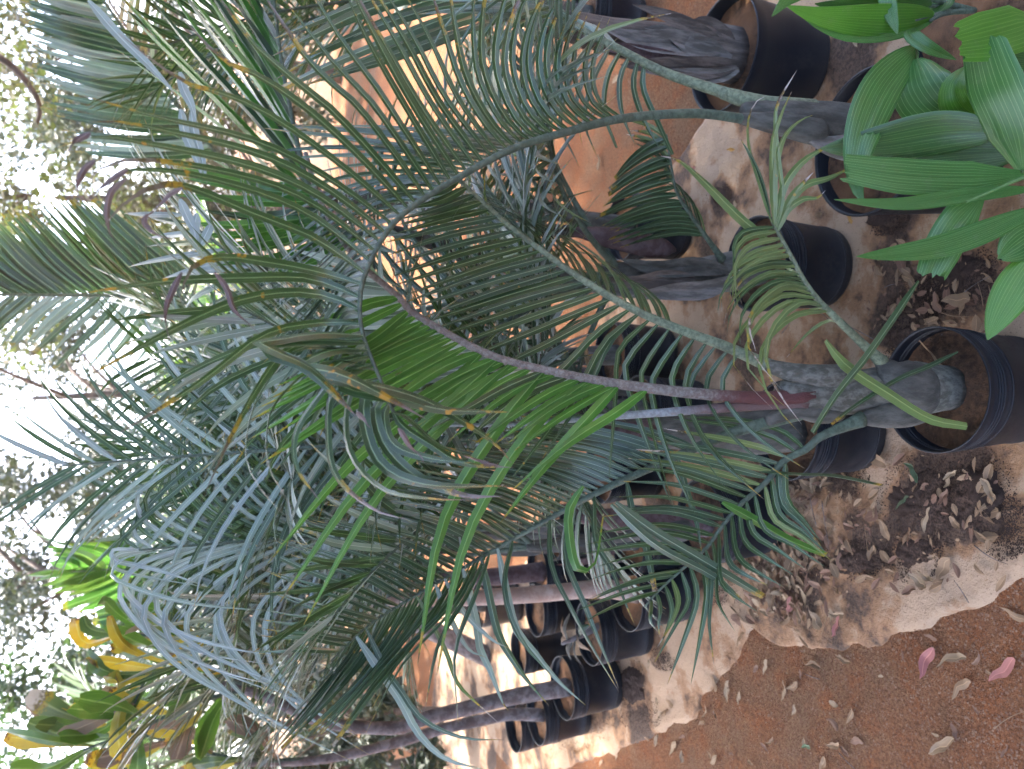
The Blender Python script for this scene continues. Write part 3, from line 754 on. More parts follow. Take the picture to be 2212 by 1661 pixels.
row(f, P, [(1692, 996, [(1700, 1080, y - .05), (1740, 1130, y - .1), (1780, 1185, y - .14)]), (1640, 1052, [(1660, 1130, y - .05), (1720, 1160, y - .1), (1790, 1210, y - .15)]),
           (1556, 1142, [(1560, 1230, y - .05), (1590, 1260, y - .1), (1655, 1290, y - .13)]),
           (1506, 1205, [(1520, 1270, y - .02), (1510, 1360, y - .05), (1480, 1495, y - .08)]), (1480, 1223, [(1490, 1300, y), (1456, 1360, y - .04), (1406, 1456, y - .06)]),
           (1440, 1262, [(1455, 1310, y), (1448, 1350, y - .02), (1430, 1390, y - .03)]), (1405, 1300, [(1400, 1330, y), (1405, 1350, y), (1425, 1365, y)])],
    19, 0.0125, M['hero'], mats=[(M['hero'], 3), (M['teal'], 2), (M['olive'], 1)], jit=.6, cut=0)
for pts_, w, mt in [([(1638, 1020), (1720, 1027), (1800, 1030), (1905, 1050)], .020, 'dark'), ([(1560, 1085), (1640, 1130), (1700, 1165), (1785, 1200)], .02, 'green'),
                    ([(1330, 1085), (1400, 1140), (1500, 1200), (1650, 1290)], .02, 'teal'), ([(1320, 1090), (1420, 1180), (1540, 1245), (1600, 1300)], .017, 'teal'),
                    ([(1260, 1050), (1228, 1110), (1240, 1215), (1265, 1236), (1290, 1210), (1305, 1110)], .017, 'green')]:
    ribbon('leaflet', crom([at(a, b, YA - .03) for a, b in pts_], 14), w, V((0, 0.3, 1)), M[mt], f, fold=.3, kind='cut')
# long dark frond reaching far out to the left
f, P = frond(palmA, 'frond', [(1735, 888, YA), (1659, 912, YA + .02), (1572, 938, YA + .04), (1446, 993, YA + .1), (1272, 1073, YA + .2), (1105, 1166, YA + .3), (1020, 1216, YA + .34), (887, 1293, YA + .38), (803, 1346, YA + .4), (753, 1390, YA + .4), (715, 1428, YA + .4)], 0.012, 0.002, M['petiole_dark'], 0.018)
y = YA + .2
row(f, P, [(1500, 970, [(1400, 930, y - .05), (1280, 905, y), (1150, 890, y)]), (1340, 1042, [(1240, 1005, y), (1130, 985, y), (990, 965, y)]), (1200, 1113, [(1080, 1060, y), (960, 1030, y), (830, 1000, y)]),
           (1105, 1166, [(1000, 1110, y), (880, 1080, y), (740, 1060, y)]), (1020, 1216, [(900, 1165, y + .05), (800, 1135, y + .05), (690, 1110, y + .05)]),
           (887, 1293, [(790, 1245, y + .1), (690, 1215, y + .1), (590, 1180, y + .1)]), (803, 1346, [(720, 1320, y + .1), (650, 1305, y + .1), (570, 1280, y + .1)]), (740, 1400, [(660, 1395, y + .1), (610, 1400, y + .1), (550, 1400, y + .1)])],
    54, 0.0135, M['teal'], mats=[(M['teal'], 4), (M['hero'], 2), (M['dark'], 1)], jit=.6)
row(f, P, [(1446, 993, [(1460, 1080, y - .1), (1480, 1150, y - .15), (1500, 1230, y - .2)]), (1272, 1073, [(1290, 1180, y - .1), (1330, 1250, y - .15), (1390, 1420, y - .2)]), (1105, 1166, [(1090, 1260, y), (1130, 1380, y - .05), (1220, 1500, y - .1)])], 6, .014, M['teal'], jit=1.5)
row(f, P, [(1060, 1196, [(1020, 1300, y), (990, 1400, y), (1010, 1540, y - .02)]), (1040, 1206, [(970, 1310, y), (860, 1420, y), (780, 1560, y - .02)]),
           (960, 1250, [(900, 1350, y + .05), (800, 1470, y + .05), (700, 1590, y)]), (887, 1293, [(840, 1370, y + .1), (760, 1480, y + .1), (640, 1600, y + .05)]), (803, 1346, [(770, 1410, y + .1), (700, 1500, y + .1), (600, 1630, y + .1)]), (730, 1415, [(690, 1470, y + .1), (640, 1530, y + .1), (570, 1610, y + .1)])],
    30, 0.014, M['dark'], mats=[(M['dark'], 4), (M['teal'], 3)], jit=.7)

for q, w, m_ in [([(1000, 1228), (1030, 1350), (1036, 1399), (1059, 1448), (1083, 1512), (1097, 1534)], .017, 'pale'), ([(1040, 1206), (1071, 1350), (1092, 1400), (1137, 1467), (1186, 1524)], .017, 'teal'), ([(1075, 1185), (1112, 1350), (1150, 1403), (1206, 1471), (1265, 1523)], .017, 'pale'),
                 ([(790, 1356), (830, 1440), (864, 1490), (913, 1555), (1000, 1594), (1090, 1598)], .012, 'teal'), ([(770, 1375), (820, 1450), (864, 1512), (903, 1584), (962, 1639), (1045, 1662)], .017, 'pale'), ([(900, 1287), (960, 1400), (985, 1470), (1010, 1500), (1075, 1560)], .010, 'olive'), ([(960, 1250), (1000, 1320), (1060, 1380), (1100, 1400)], .012, 'pale'), ([(940, 1262), (970, 1330), (1010, 1400), (1050, 1420)], .012, 'pale')]:
    ribbon('leaflet', crom([at(a, b, YA + .3 - .03 * i) for i, (a, b) in enumerate(q)], 14), w, V((0, .3, 1)), M[m_], f, fold=.25, twist=U(-.5, .5))

# ------------------------------------------------------------------ palm whose frond arches across the front
YC = pC[1]; zC = 0.016 + 0.28 * 0.88
palmC = thing('potted_palm', 'palm with smooth dark grey base sending a huge arching frond across the front', 'palm', (pC[0], pC[1], zC))
trunk(palmC, 'trunk', [V((pC[0] - .005, YC, zC - .01)), at(1850, 280, YC), at(1790, 270, YC), at(1740, 262, YC), at(1680, 250, YC), at(1610, 238, YC)], [0.050, 0.056, 0.054, 0.047, 0.036, 0.018], M['trunk_dark'], 22, .9)
trunk(palmC, 'sheath', [at(1885, 305, YC - .02), at(1830, 318, YC - .03), at(1780, 312, YC - .035), at(1735, 290, YC - .035)], [0.045, 0.036, 0.022, 0.006], M['fibre_grey'], 16, .6)
trunk(palmC, 'sheath', [at(1790, 285, YC - .03), at(1740, 280, YC - .03), at(1690, 268, YC - .03), at(1600, 256, YC - .03)], [0.03, 0.03, 0.024, 0.012], M['trunk_dark'], 16, .7)
trunk(palmC, 'sheath', [at(1780, 250, YC - .01), at(1720, 240, YC - .01), at(1650, 228, YC), at(1560, 200, YC + .03)], [0.034, 0.03, 0.022, 0.014], M['petiole'], 16, .7)
f, P = frond(palmC, 'frond', [(1690, 272, YC - .02), (1600, 256, YC - .03), (1500, 245, YC - .06), (1350, 255, YC - .11), (1220, 286, YC - .15), (1106, 322, YC - .19), (986, 386, YC - .23), (899, 440, YC - .26), (846, 487, YC - .28), (809, 546, YC - .3), (783, 610, YC - .32), (777, 655, YC - .33), (781, 712, YC - .34), (799, 766, YC - .35), (822, 820, YC - .36), (850, 890, YC - .37)], 0.0125, 0.0026, M['petiole_dark'], 0.014, n=60)
y = YC - .3
row(f, P, [(1340, 258, [(1290, 215, YC - .12), (1275, 130, YC - .1), (1310, 30, YC - .08)]), (1180, 297, [(1120, 250, YC - .18), (1080, 130, YC - .15), (1110, 0, YC - .12), (1160, -60, YC - .1)]),
           (1053, 345, [(960, 215, YC - .22), (886, 83, YC - .22), (780, -70, YC - .2)]), (983, 387, [(880, 235, YC - .25), (786, 67, YC - .25), (720, -80, YC - .22)]),
           (943, 410, [(853, 293, y), (786, 200, y), (719, 133, y), (590, -30, y + .02)]), (906, 435, [(753, 230, y), (653, 143, y), (530, -60, y)]),
           (880, 452, [(740, 326, y), (553, 180, y - .03), (423, 140, y - .04), (288, 18, y - .05)]), (855, 478, [(700, 375, y), (553, 300, y - .04), (330, 240, y - .06), (190, 183, y - .08)]),
           (822, 522, [(700, 430, y), (553, 363, y - .04), (300, 310, y - .08), (180, 300, y - .1), (145, 328, y - .1)]), (806, 552, [(680, 450, y), (553, 395, y - .04), (330, 350, y - .1), (200, 365, y - .12), (168, 420, y - .13)]),
           (797, 572, [(680, 490, y), (553, 432, y - .04), (380, 380, y - .1), (260, 375, y - .13), (200, 420, y - .14)]), (789, 595, [(680, 530, y), (553, 487, y - .05), (420, 425, y - .1), (370, 410, y - .14), (290, 460, y - .16), (235, 530, y - .16)]),
           (784, 615, [(680, 575, y), (560, 540, y - .05), (480, 530, y - .1), (463, 586, y - .14), (500, 640, y - .15), (560, 700, y - .15)]),
           (780, 632, [(680, 600, y), (553, 593, y - .05), (380, 570, y - .08), (235, 573, y - .1)]), (778, 650, [(680, 610, y), (560, 605, y - .05), (400, 640, y - .1), (118, 735, y - .12)]),
           (778, 668, [(680, 630, y), (540, 640, y - .05), (400, 690, y - .1), (158, 815, y - .14)]), (778, 685, [(690, 660, y), (550, 680, y - .05), (400, 775, y - .1), (213, 915, y - .15)]),
           (780, 702, [(700, 690, y), (560, 715, y - .05), (420, 820, y - .1), (204, 955, y - .16)]), (784, 722, [(700, 720, y), (600, 735, y - .05), (480, 860, y - .1), (392, 1062, y - .16)]),
           (788, 735, [(710, 735, y), (610, 755, y - .06), (500, 920, y - .12), (412, 1112, y - .17)])],
    40, 0.0135, M['tipped'], jit=.45, cut=0, seg=14)
# tip leaflets: rise, fold over and hang dry-tipped
for pts_, w in [
    ([(785, 725), (690, 720), (590, 735), (560, 738), (600, 760), (680, 800), (760, 885), (770, 905)], .020), ([(790, 740), (680, 735), (583, 745), (590, 765), (655, 790), (740, 870), (770, 900)], .021),
    ([(795, 755), (720, 755), (655, 782), (668, 795), (740, 810), (850, 865), (920, 905)], .022), ([(800, 768), (740, 780), (706, 808), (720, 822), (800, 830), (930, 870), (1060, 950), (1105, 1000)], .021),
    ([(808, 785), (760, 800), (740, 830), (770, 845), (860, 860), (960, 885), (1100, 890)], .020), ([(812, 795), (740, 800), (700, 840), (640, 930), (640, 1010), (690, 1080)], .014),
    ([(815, 800), (700, 780), (600, 860), (575, 930), (580, 1010), (620, 1080), (650, 1150)], .013), ([(820, 815), (723, 843), (708, 936), (726, 1030), (806, 1100), (880, 1122)], .013),
    ([(825, 825), (770, 830), (745, 900), (760, 990), (830, 1060), (930, 1078), (1020, 1080)], .016), ([(830, 838), (790, 850), (790, 930), (830, 1010), (930, 1048), (1095, 1050)], .019),
    ([(838, 855), (810, 880), (830, 960), (900, 1030), (1000, 1070), (1085, 1072)], .017), ([(842, 868), (830, 900), (850, 960), (930, 990), (1020, 1000)], .014),
    ([(845, 880), (870, 920), (930, 960), (1000, 1000), (1110, 1010)], .012), ([(800, 770), (650, 750), (560, 850), (530, 950), (540, 1020), (590, 1090), (640, 1130)], .013),
    ([(850, 890), (880, 900), (950, 960), (1060, 1000)], .013)]:
    q = [at(a, b, y - .05 - .09 * i / len(pts_)) for i, (a, b) in enumerate(pts_)]
    ribbon('leaflet', crom(q, 18), w, V((0, 0.25, 1)) if w < .018 else V((.2, .1, 1)), M['tipped'], f, fold=.22, twist=U(-.8, .8))
# dry curled ends
for q in [[(195, 285), (165, 305), (147, 328)], [(205, 345), (182, 365), (170, 400), (168, 440)], [(275, 365), (240, 385), (210, 410), (188, 432)], [(272, 385), (242, 410), (232, 450), (238, 500), (252, 527)], [(395, 405), (365, 418), (330, 455), (312, 470)],
          [(318, 462), (310, 480), (330, 505), (372, 518)], [(392, 588), (376, 620), (362, 660), (360, 700), (368, 738)], [(463, 588), (490, 625), (505, 665), (540, 700), (562, 722)], [(860, 925), (885, 960), (910, 985), (915, 1000)], [(770, 890), (790, 915), (800, 925)], [(1000, 985), (1040, 1000), (1085, 1005)]]:
    ribbon('leaflet', crom([at(a, b, y - .13) for a, b in q], 14), .0085, V((.4, .2, 1)), M['burnt'], f, fold=.5, twist=U(2, 4) * random.choice([-1, 1]))
# the second row, seen behind the stalk
row(f, P, [(1200, 292, [(1080, 285, y + .2), (950, 280, y + .25), (820, 285, y + .28)]), (1053, 345, [(900, 320, y + .12), (720, 290, y + .18), (540, 275, y + .22)]), (986, 386, [(850, 390, y + .1), (720, 430, y + .16), (600, 520, y + .2)]),
           (899, 440, [(800, 460, y + .1), (690, 540, y + .16), (560, 640, y + .2)]), (830, 510, [(760, 540, y + .08), (660, 640, y + .14), (560, 740, y + .18)]), (790, 590, [(740, 620, y + .06), (670, 720, y + .12), (590, 810, y + .16)]),
           (779, 680, [(740, 700, y + .05), (690, 790, y + .1), (620, 880, y + .14)]), (799, 766, [(770, 800, y + .04), (720, 870, y + .08), (680, 960, y + .12)])],
    46, 0.0145, M['teal'], mats=[(M['hero'], 3), (M['teal'], 4), (M['dark'], 2)], jit=.6)
# second stalk of the same palm
f, P = frond(palmC, 'frond', [(1680, 240, YC), (1572, 203, YC + .05), (1439, 158, YC + .12), (1339, 107, YC + .18), (1272, 73, YC + .22), (1206, 20, YC + .26), (1140, -60, YC + .3)], 0.0155, 0.007, M['petiole'], 0.026)
y = YC + .15
row(f, P, [(1400, 140, [(1390, 190, y), (1420, 260, y), (1450, 330, y)]), (1339, 107, [(1300, 170, y), (1290, 250, y - .02), (1320, 330, y - .05)]), (1272, 73, [(1220, 130, y), (1180, 240, y), (1210, 350, y - .05)]), (1206, 20, [(1120, 60, y), (1090, 180, y), (1100, 300, y)]), (1160, -40, [(1050, -20, y), (960, 40, y), (900, 140, y)])],
    16, 0.014, M['hero'], mats=[(M['hero'], 3), (M['teal'], 3), (M['pale'], 2)], jit=1)
row(f, P, [(1330, 105, [(1280, 60, y + .1), (1180, 40, y + .15), (1080, 30, y + .2)]), (1206, 20, [(1100, -10, y + .1), (980, 0, y + .2), (860, 20, y + .2)])], 10, 0.022, M['pale'], jit=1)

# ------------------------------------------------------------------ shaggy palm in the smooth pot behind
YB = pB[1]; zB = .016 + .28 * .84
palmB = thing('potted_palm', 'palm with a shaggy brown trunk wrapped in torn fibrous sheaths', 'palm', (pB[0], pB[1], zB))
trunk(palmB, 'trunk', [V((pB[0], YB, zB - .01)), at(1540, 112, YB), at(1440, 100, YB), at(1330, 80, YB), at(1220, 55, YB), at(1100, 30, YB)], [0.085, 0.08, 0.062, 0.05, 0.04, 0.02], M['fibre'], 20, .9)
for q, w, m_ in [([(1560, 95), (1480, 55), (1420, 30), (1366, 10)], .05, 'fibre'), ([(1590, 140), (1500, 150), (1420, 145), (1340, 140)], .075, 'fibre'), ([(1560, 110), (1460, 95), (1380, 90), (1300, 60)], .08, 'fibre_grey'), ([(1580, 125), (1500, 110), (1440, 70), (1390, 60)], .06, 'fibre_grey'), ([(1585, 90), (1540, 60), (1510, 50), (1480, 62)], .05, 'fibre'), ([(1595, 150), (1550, 165), (1490, 160), (1430, 152)], .045, 'fibre_grey'), ([(1480, 130), (1400, 120), (1330, 105), (1280, 108)], .05, 'trunk_purple')]:
    ribbon('sheath', crom([at(a, b, YB - .07) for a, b in q], 12), w, V((1, -.2, 0)), M[m_], palmB, fold=-.5, kind='leaf', twist=U(-.3, .3))
cb = at(1230, 60, YB)
for az, el, L, dr in [(1.2, 1.0, 1.2, .6), (2.2, .9, 1.0, 1.1)]:
    gfrond(palmB, cb, az, el, L, dr, 26, .52, .026, 2.2, M['teal'], M['petiole'], .013, mats=[(M['teal'], 3), (M['hero'], 3), (M['pale'], 1), (M['olive'], 1)])
f, P = frond(palmB, 'frond', [(1300, 75, YB), (1180, 35, YB + .02), (1060, 10, YB + .02), (950, -30, YB), (850, -80, YB)], .012, .004, M['petiole'])
row(f, P, [(1150, 25, [(1040, 60, YB - .05), (900, 110, YB - .1), (760, 150, YB - .15), (700, 170, YB - .15)]), (1060, 10, [(930, 40, YB - .05), (740, 110, YB - .1), (603, 177, YB - .15)]), (950, -30, [(820, 0, YB - .05), (700, 50, YB - .1), (610, 87, YB - .12)])], 8, .032, M['teal'], jit=.8)

# ------------------------------------------------------------------ broad leaved young palms in the front right
def broad(plant, pts, w, mat, tilt=0.0, fold=0.25, kind='leaf', rows=18, half=6, pleat=0.05, jag=0.0):
    P = crom([at(*p) for p in pts], rows); n2 = half * 2 + 1
    vs, fs, uv = [], [], []
    for i, p in enumerate(P):
        t = i / (rows - 1)
        T = (P[min(rows - 1, i + 1)] - P[max(0, i - 1)]).normalized()
        s = T.cross((CAM - p).normalized()).normalized(); nn = s.cross(T)
        s, nn = s * math.cos(tilt) + nn * math.sin(tilt), nn * math.cos(tilt) - s * math.sin(tilt)
        wv = w * .5 * (prof(t, kind) if kind != 'strap' else (min(1, .25 + t * 2.6) * (1 - .25 * max(0, t - .7) / .3)))
        for k in range(n2):
            u = (k - half) / half
            z = abs(u) * math.tan(fold) + (pleat if k % 2 else -pleat) * (0.4 + .6 * math.sin(t * 3.0)) - 0.25 * u * u
            e = T * (jag * U(-1, .3) * w) if (i == rows - 1 and jag) else V((0, 0, 0))
            vs.append(p + s * (u * wv) + nn * (z * wv) + e)
    for i in range(rows - 1):
        for k in range(n2 - 1):
            fs.append((i * n2 + k, i * n2 + k + 1, (i + 1) * n2 + k + 1, (i + 1) * n2 + k))
            u0, u1, v0, v1 = k / (n2 - 1), (k + 1) / (n2 - 1), i / (rows - 1), (i + 1) / (rows - 1)
            uv += [u0, v0, u1, v0, u1, v1, u0, v1]
    b = P[0]
    return link('leaf', mesh('leaf', [v - b for v in vs], fs, uv), M[mat], b, plant)
q1 = at(2330, 330, 0.98); q1b = V((q1.x, 0.93, 0.25))
plantQ = thing('young_palm', 'bright green young palm with many broad split leaves overhanging the wide pot', 'palm', q1b)
pot('smooth wide black pot at the foot of the broad leaved young palm', q1b.x, q1b.y - .06, ridged=False, R=0.150, H=0.26, soil=0.9)
def stalk(plant, pts, r0, r1, mat='stalk'):
    P = crom(pts, 14); vs, fs, uv = tube_geo(P, [r0 + (r1 - r0) * i / 13 for i in range(14)], 8)
    return link('stalk', mesh('stalk', [v - P[0] for v in vs], fs, uv), M[mat], P[0], plant)
for tgt in [(2205, 372, 1.0), (2150, 285, 1.0), (2225, 410, .99), (2110, 262, 1.08), (2225, 55, .97), (2230, 452, .98), (2240, 500, .98), (2230, 560, .98), (2120, 260, 1.06), (2088, 436, 1.0)]:
    e = at(*tgt); mid = (q1b + e) * .5 + V((0, -.02, .03))
    stalk(plantQ, [q1b, mid, e], .0045, .002)
broad(plantQ, [(2155, 285, 1.0), (2040, 288, 1.05), (1900, 310, 1.1), (1772, 321, 1.15)], .088, 'broad_dark', .5)
broad(plantQ, [(2200, 330, 1.02), (2090, 335, 1.06), (1980, 345, 1.09), (1870, 350, 1.12)], .070, 'broad_dark', -.3)
broad(plantQ, [(2212, 378, 1.0), (2100, 386, 1.02), (1950, 380, 1.05), (1822, 362, 1.08)], .062, 'broad', -.25, kind='strap', jag=.22)
broad(plantQ, [(2225, 408, .99), (2100, 420, 1.01), (1950, 440, 1.04), (1802, 431, 1.07)], .028, 'broad', -.3)
broad(plantQ, [(2208, 368, 1.0), (2185, 280, .97), (2145, 185, .96), (2118, 88, .97)], .088, 'broad', .35, kind='strap', jag=.15, fold=.1)
broad(plantQ, [(2240, 45, .97), (2190, 62, .96), (2130, 78, .96), (2067, 92, .96)], .082, 'broad_lime', -.2, kind='strap', jag=.22)
broad(plantQ, [(2230, 130, 1.05), (2180, 125, 1.05), (2120, 118, 1.06)], .05, 'broad_dark', -.2)
broad(plantQ, [(2130, 265, 1.06), (2080, 235, 1.04), (2062, 190, 1.03), (2085, 143, 1.03)], .066, 'broad_lime', .4, fold=.5)
broad(plantQ, [(1978, 105, 1.14), (1905, 190, 1.12), (1858, 305, 1.1), (1850, 395, 1.1), (1866, 440, 1.1)], .076, 'broad', .15, pleat=.06)
broad(plantQ, [(1972, 130, 1.13), (1985, 190, 1.1), (2030, 240, 1.08), (2115, 268, 1.07)], .105, 'broad', -.2, fold=.05)
stalk(plantQ, [at(1978, 105, 1.14), at(2000, 170, 1.10), at(2110, 265, 1.07), q1b], .002, .005)
broad(plantQ, [(2235, 452, .98), (2130, 498, 1.0), (2030, 532, 1.02), (1925, 548, 1.04), (1850, 554, 1.05)], .044, 'broad', -.3)
broad(plantQ, [(2120, 425, 1.02), (2070, 480, 1.03), (2040, 530, 1.04), (2008, 600, 1.05)], .066, 'broad', .3, kind='strap', jag=.18)
broad(plantQ, [(2245, 495, .98), (2200, 525, .99), (2155, 560, 1.0)], .07, 'broad', .2, jag=.15)
broad(plantQ, [(2240, 545, .98), (2200, 610, .98), (2160, 680, .98), (2133, 734, .98)], .066, 'broad_lime', -.15)
q2 = at(2090, 70, 1.18); q2b = V((q2.x + .06, 1.2, 0.27))
plantR = thing('young_palm', 'smaller bright green broad leaved palm beside the pot of the shaggy palm', 'palm', q2b)
pot('smooth black pot of the broad leaved young palm beside the shaggy palm', q2b.x, q2b.y, ridged=False, R=0.150, H=0.26, soil=0.94)
for tgt in [(2014, 35, 1.16), (2005, 12, 1.18), (1975, 46, 1.14), (2010, 44, 1.15), (1915, -30, 1.14)]:
    e = at(*tgt); stalk(plantR, [q2b, (q2b + e) * .5 + V((0, 0, .02)), e], .006, .003, 'petiole_dark')
broad(plantR, [(2016, 36, 1.16), (1940, 46, 1.12), (1830, 42, 1.1), (1760, 32, 1.1), (1699, 12, 1.1)], .060, 'broad_lime', .2)
broad(plantR, [(2012, 42, 1.16), (1930, 64, 1.13), (1840, 72, 1.12), (1775, 55, 1.12), (1720, 25, 1.12)], .038, 'broad', -.3)
broad(plantR, [(2010, 14, 1.18), (1930, 6, 1.15), (1840, 14, 1.13), (1760, 8, 1.13)], .05, 'broad_dark', .3)
broad(plantR, [(1912, -40, 1.12), (1920, 15, 1.10), (1939, 74, 1.1)], .030, 'broad', .1)
broad(plantR, [(1770, -40, 1.12), (1705, -5, 1.1), (1667, 36, 1.1)], .028, 'broad', .1)
broad(plantR, [(1976, 46, 1.15), (1966, 72, 1.13), (2005, 102, 1.11), (2066, 129, 1.1)], .030, 'broad', .5, fold=.4)
broad(plantR, [(2015, 30, 1.18), (2030, -10, 1.2), (2020, -60, 1.2)], .06, 'broad_dark', .4)

# ------------------------------------------------------------------ palms of the rows behind
MIX1 = [(M['hero'], 4), (M['teal'], 4), (M['dark'], 3), (M['olive'], 1)]
MIX2 = [(M['teal'], 5), (M['silver'], 4), (M['pale'], 4), (M['hero'], 3), (M['dark'], 1)]  # silver and pale leaflets put back-row brightness into the colour
palmD = thing('potted_palm', 'palm with a dark swollen grey stem standing behind the short yellowing frond', 'palm', (pD[0], pD[1], .25))
YD = pD[1]
trunk(palmD, 'trunk', [V((pD[0], YD, .235)), at(1560, 590, YD), at(1480, 600, YD), at(1400, 600, YD), at(1310, 580, YD)], [.056, .058, .05, .038, .024], M['trunk_dark'], 18, .9)
trunk(palmD, 'sheath', [at(1460, 540, YD - .03), at(1400, 530, YD - .03), at(1330, 515, YD - .02), at(1240, 500, YD)], [.02, .035, .03, .012], M['trunk_purple'], 14, .6)
f, P = frond(palmD, 'frond', [(1560, 560, YD - .05), (1522, 507, YD - .1), (1490, 462, YD - .14), (1461, 412, YD - .17), (1448, 345, YD - .2), (1440, 290, YD - .22)], .009, .002, M['petiole_dark'], .014)
row(f, P, [(1522, 507, [(1470, 500, YD - .1), (1400, 510, YD - .1), (1330, 530, YD - .1)]), (1461, 412, [(1410, 420, YD - .17), (1350, 440, YD - .15), (1290, 470, YD - .15)]), (1442, 300, [(1400, 320, YD - .2), (1360, 350, YD - .2), (1330, 380, YD - .2)])], 16, .02, M['dark'], jit=.6)
row(f, P, [(1522, 507, [(1500, 440, YD - .1), (1440, 400, YD - .1)]), (1461, 412, [(1430, 360, YD - .17), (1380, 330, YD - .15)]), (1442, 300, [(1400, 270, YD - .2), (1350, 260, YD - .2)])], 14, .014, M['dark'], mats=[(M['dark'], 2), (M['olive'], 2)], jit=.8)
for az, el, L, dr in [(-.5, 1.2, 1.2, .6), (-1.2, 1.0, 1.1, 1.1), (1.5, .7, .9, 1.5), (2.6, .9, .9, 1.4), (-2.4, 1.1, .95, 1.1), (-1.7, .6, .8, 1.6)]:
    gfrond(palmD, at(1340, 585, YD), az, el, L, dr, 23, .44, .015, 1.8, M['hero'], M['petiole_dark'], .011, mats=MIX1)
for q, w, m_ in [([(1590, 600), (1520, 625), (1440, 630), (1360, 640)], .06, 'fibre_grey'), ([(1570, 585), (1500, 575), (1420, 580), (1340, 560)], .06, 'trunk_dark'), ([(1500, 600), (1430, 600), (1370, 610), (1300, 600)], .05, 'fibre')]:
    ribbon('sheath', crom([at(a, b, YD - .055) for a, b in q], 12), w, V((1, -.2, 0)), M[m_], palmD, fold=-.5, kind='leaf')

palmE = thing('potted_palm', 'palm with a dark stem half hidden behind the bulging grey palm', 'palm', (pE[0], pE[1], .23))
YE = pE[1]
trunk(palmE, 'trunk', [V((pE[0], YE, .22)), at(1590, 935, YE), at(1500, 935, YE), at(1400, 930, YE), at(1310, 925, YE)], [.06, .062, .055, .04, .022], M['trunk_dark'], 16, .9)
trunk(palmE, 'sheath', [at(1420, 930, YE - .03), at(1350, 935, YE - .02), at(1260, 940, YE - .01)], [.03, .028, .012], M['trunk_purple'], 12, .7)
for az, el, L, dr in [(-.2, 1.3, 1.4, .4), (.9, 1.15, 1.3, .7), (-2.4, 1.2, .9, 1.1), (2.4, 1.3, 1.0, .9), (1.7, .75, .8, 1.6), (1.2, .5, .95, 1.2)]:
    gfrond(palmE, at(1320, 926, YE), az, el, L, dr, 24, .48, .016, 1.5, M['hero'], M['petiole_dark'], .011, mats=MIX2)

palmF = thing('potted_palm', 'palm with silvery drooping leaflets beside the heap of dry leaves', 'palm', (pF[0], pF[1], .23))
YF = pF[1]
trunk(palmF, 'trunk', [V((pF[0], YF, .225)), at(1440, 1130, YF), at(1380, 1128, YF), at(1320, 1122, YF), at(1250, 1115, YF)], [.052, .05, .045, .036, .02], M['trunk_purple'], 16, .9)
trunk(palmF, 'sheath', [at(1500, 1140, YF - .03), at(1450, 1150, YF - .04), at(1390, 1150, YF - .03), at(1330, 1165, YF - .02)], [.035, .035, .025, .012], M['trunk_dark'], 14, .6)
f, P = frond(palmF, 'frond', [(1300, 1120, YF), (1100, 1138, YF - .02), (850, 1155, YF - .06), (553, 1168, YF - .12), (420, 1178, YF - .14), (300, 1188, YF - .15)], .011, .0025, M['petiole_dark'])
y = YF - .15
row(f, P, [(310, 1187, [(232, 1192, y), (240, 1216, y - .02), (330, 1232, y - .05), (420, 1255, y - .06)]), (360, 1183, [(240, 1205, y - .03), (250, 1235, y - .05), (380, 1262, y - .08), (553, 1275, y - .1)]),
           (430, 1177, [(300, 1210, y - .03), (245, 1268, y - .06), (330, 1372, y - .1), (480, 1440, y - .14), (600, 1470, y - .15)]), (520, 1170, [(360, 1230, y - .03), (280, 1320, y - .07), (400, 1430, y - .12), (640, 1500, y - .18)]),
           (640, 1163, [(480, 1230, y - .03), (370, 1330, y - .08), (440, 1460, y - .14), (660, 1590, y - .2)]), (800, 1157, [(640, 1240, y), (560, 1360, y - .06), (640, 1500, y - .12), (820, 1600, y - .18)])],
    16, .0135, M['silver'], mats=[(M['silver'], 5), (M['pale'], 1)], jit=1.1, seg=26, cut=0)
row(f, P, [(310, 1187, [(260, 1150, y + .05), (300, 1110, y + .08), (400, 1090, y + .1)]), (430, 1177, [(320, 1120, y + .05), (300, 1060, y + .08), (370, 1000, y + .1)]), (640, 1163, [(500, 1110, y + .05), (420, 1020, y + .1), (400, 920, y + .12)]), (850, 1155, [(720, 1090, y + .05), (620, 1010, y + .1), (540, 930, y + .12)])],
    20, .0125, M['teal'], mats=[(M['silver'], 2), (M['teal'], 3), (M['hero'], 1)], jit=.8, seg=12)
for az, el, L, dr in [(.7, 1.2, 1.4, .6), (1.0, .75, 1.0, 1.2), (1.6, .6, .85, 1.4), (2.3, .85, .8, 1.5)]:
    gfrond(palmF, at(1280, 1118, YF), az, el, L, dr, 25, .42, .0135, 1.6, M['teal'], M['petiole_dark'], .011, mats=MIX2)

